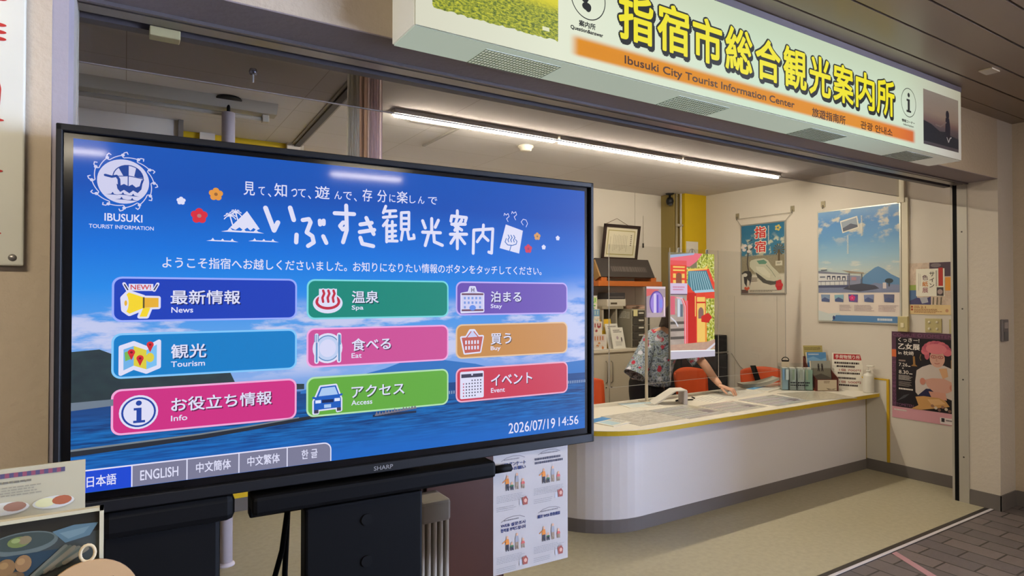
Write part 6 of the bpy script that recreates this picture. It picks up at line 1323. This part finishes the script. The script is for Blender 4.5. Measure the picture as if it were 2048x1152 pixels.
    for x0, x1, c1, c2 in ((216, 282, (150, 110, 90), (196, 190, 170)), (286, 346, (160, 90, 60), (206, 200, 150)), (170, 212, (170, 190, 130), (206, 206, 180))):
        f.ell((x0 + x1) / 2, 68, (x1 - x0) / 2, 11, P(196, 192, 180), 1, 18); f.ell(x0 + (x1 - x0) * .3, 67, (x1 - x0) * .24, 8, P(*c2), 2, 14); f.ell(x0 + (x1 - x0) * .7, 66, (x1 - x0) * .24, 8, P(*c1), 2, 14)
    f.build('print', t)
    # framed food photograph
    t = thing('photo_frame', 'thin pale frame with a dark photo of tempura and pickles in bowls, lower left corner', 'picture frame', (-.40, 1.29, 1.0), 0)
    fm = P(186, 176, 146, .45); W, H = .372, .235
    MB().box(0, 0, 0, W, .012, .006, fm).box(0, 0, H - .006, W, .012, H, fm).box(0, 0, 0, .006, .012, H, fm).box(W - .006, 0, 0, W, .012, H, fm).build('frame', t)
    MB().box(.004, .006, .004, W - .004, .012, H - .004, P(40, 36, 32, .3)).box(.15, .012, 0, .2, .05, .12, P(60, 54, 48)).build('backing', t)
    f = Flat(372, 235, (0, .0055, H), (1, 0, 0), (0, 0, -1), (0, -1, 0), .0005)
    f.rect(6, 6, 366, 229, P(44, 40, 32, .35, coat=.4), 0)
    f.poly([(6, 46), (366, 40), (366, 229), (6, 229)], P(62, 66, 62, .35, coat=.4), 1)
    f.ell(262, 42, 46, 19, P(92, 100, 94, .5), 2, 28); f.ell(262, 39, 41, 14, P(60, 68, 62, .5), 3, 28); f.ell(256, 38, 15, 9, P(104, 114, 62, .7), 4, 14); f.ell(264, 36, 9, 7, P(120, 106, 76, .7), 5, 12); f.ell(252, 35, 6, 4, P(130, 140, 84, .7), 5, 10)
    f.poly([(300, 30), (330, 24), (364, 26), (352, 46), (318, 52)], P(84, 106, 112, .5), 3); f.poly([(310, 34), (352, 30), (344, 40), (322, 46)], P(104, 124, 126, .5), 4); f.ell(206, 44, 22, 17, P(96, 100, 90, .5), 2, 20); f.ell(206, 41, 14, 9, P(88, 106, 58, .6), 3, 14)
    f.poly([(226, 58), (310, 60), (250, 112), (206, 104)], P(42, 58, 66, .5), 2)
    for k, (x, y, rx, ry, c) in enumerate(((240, 76, 12, 14, (122, 92, 56)), (262, 74, 11, 14, (132, 100, 64)), (224, 84, 12, 10, (104, 76, 46)), (250, 94, 14, 9, (96, 72, 44)))):
        f.ell(x, y, rx, ry, P(*c, .8), 5, 16); f.ell(x - 3, y - 4, rx * .5, ry * .4, P(c[0] + 18, c[1] + 16, c[2] + 10, .8), 6, 12)
    for k in range(6): f.stroke([(272 + k * 9, 100 - k * 3), (318 + k * 6, 58 + k * 2)], 7, P(*((104, 104, 90), (84, 92, 80), (120, 112, 92))[k % 3], .6), 4)
    f.poly([(200, 110), (366, 100), (366, 229), (200, 229)], P(58, 50, 40, .5), 3); f.build('photo', t)
    # round wooden tag leaning on the frame
    t = thing('wooden_tag', 'round pale wooden plaque with a rope ring leaning on the framed food photo', 'plaque', (-.046, 1.255, 1.006), 0)
    mm = Matrix.Rotation(math.radians(-6), 4, 'X')
    MB().cyl((0, 0, .076), (0, .008, .076), .072, P(176, 142, 102, .6, noise=.06, nscale=20), seg=40, mat=mm).build('disc', t)
    MB().tube([tuple(mm @ Vector((-.004 + .0105 * math.cos(a * PI / 8), .004, .160 + .0135 * math.sin(a * PI / 8)))) for a in range(16)], .0026, P(196, 176, 140, .7), 8, closed=True).build('rope_ring', t)
    f = Flat(140, 140, mm @ Vector((-.07, -.0005, .146)), (1, 0, 0), mm.to_3x3() @ Vector((0, 0, -1)), mm.to_3x3() @ Vector((0, -1, 0)), .0004); f.poly([(34, 36), (70, 28), (104, 30), (100, 40), (60, 42)], P(50, 44, 40), 0); f.poly([(40, 56), (100, 52), (96, 64), (44, 68)], P(50, 44, 40), 0); f.build('painted_mark', t)
    # pink tape on the paving
    o = MB().prism([(4.06, 2.036), (4.11, 2.036), (3.93, 1.70), (3.87, 1.70)], -.002, -.0005, P(170, 128, 134, .6)).build('floor_tape'); tag(o, 'strip of faded pink tape on the dark paving in front of the threshold', 'tape')
foreground()
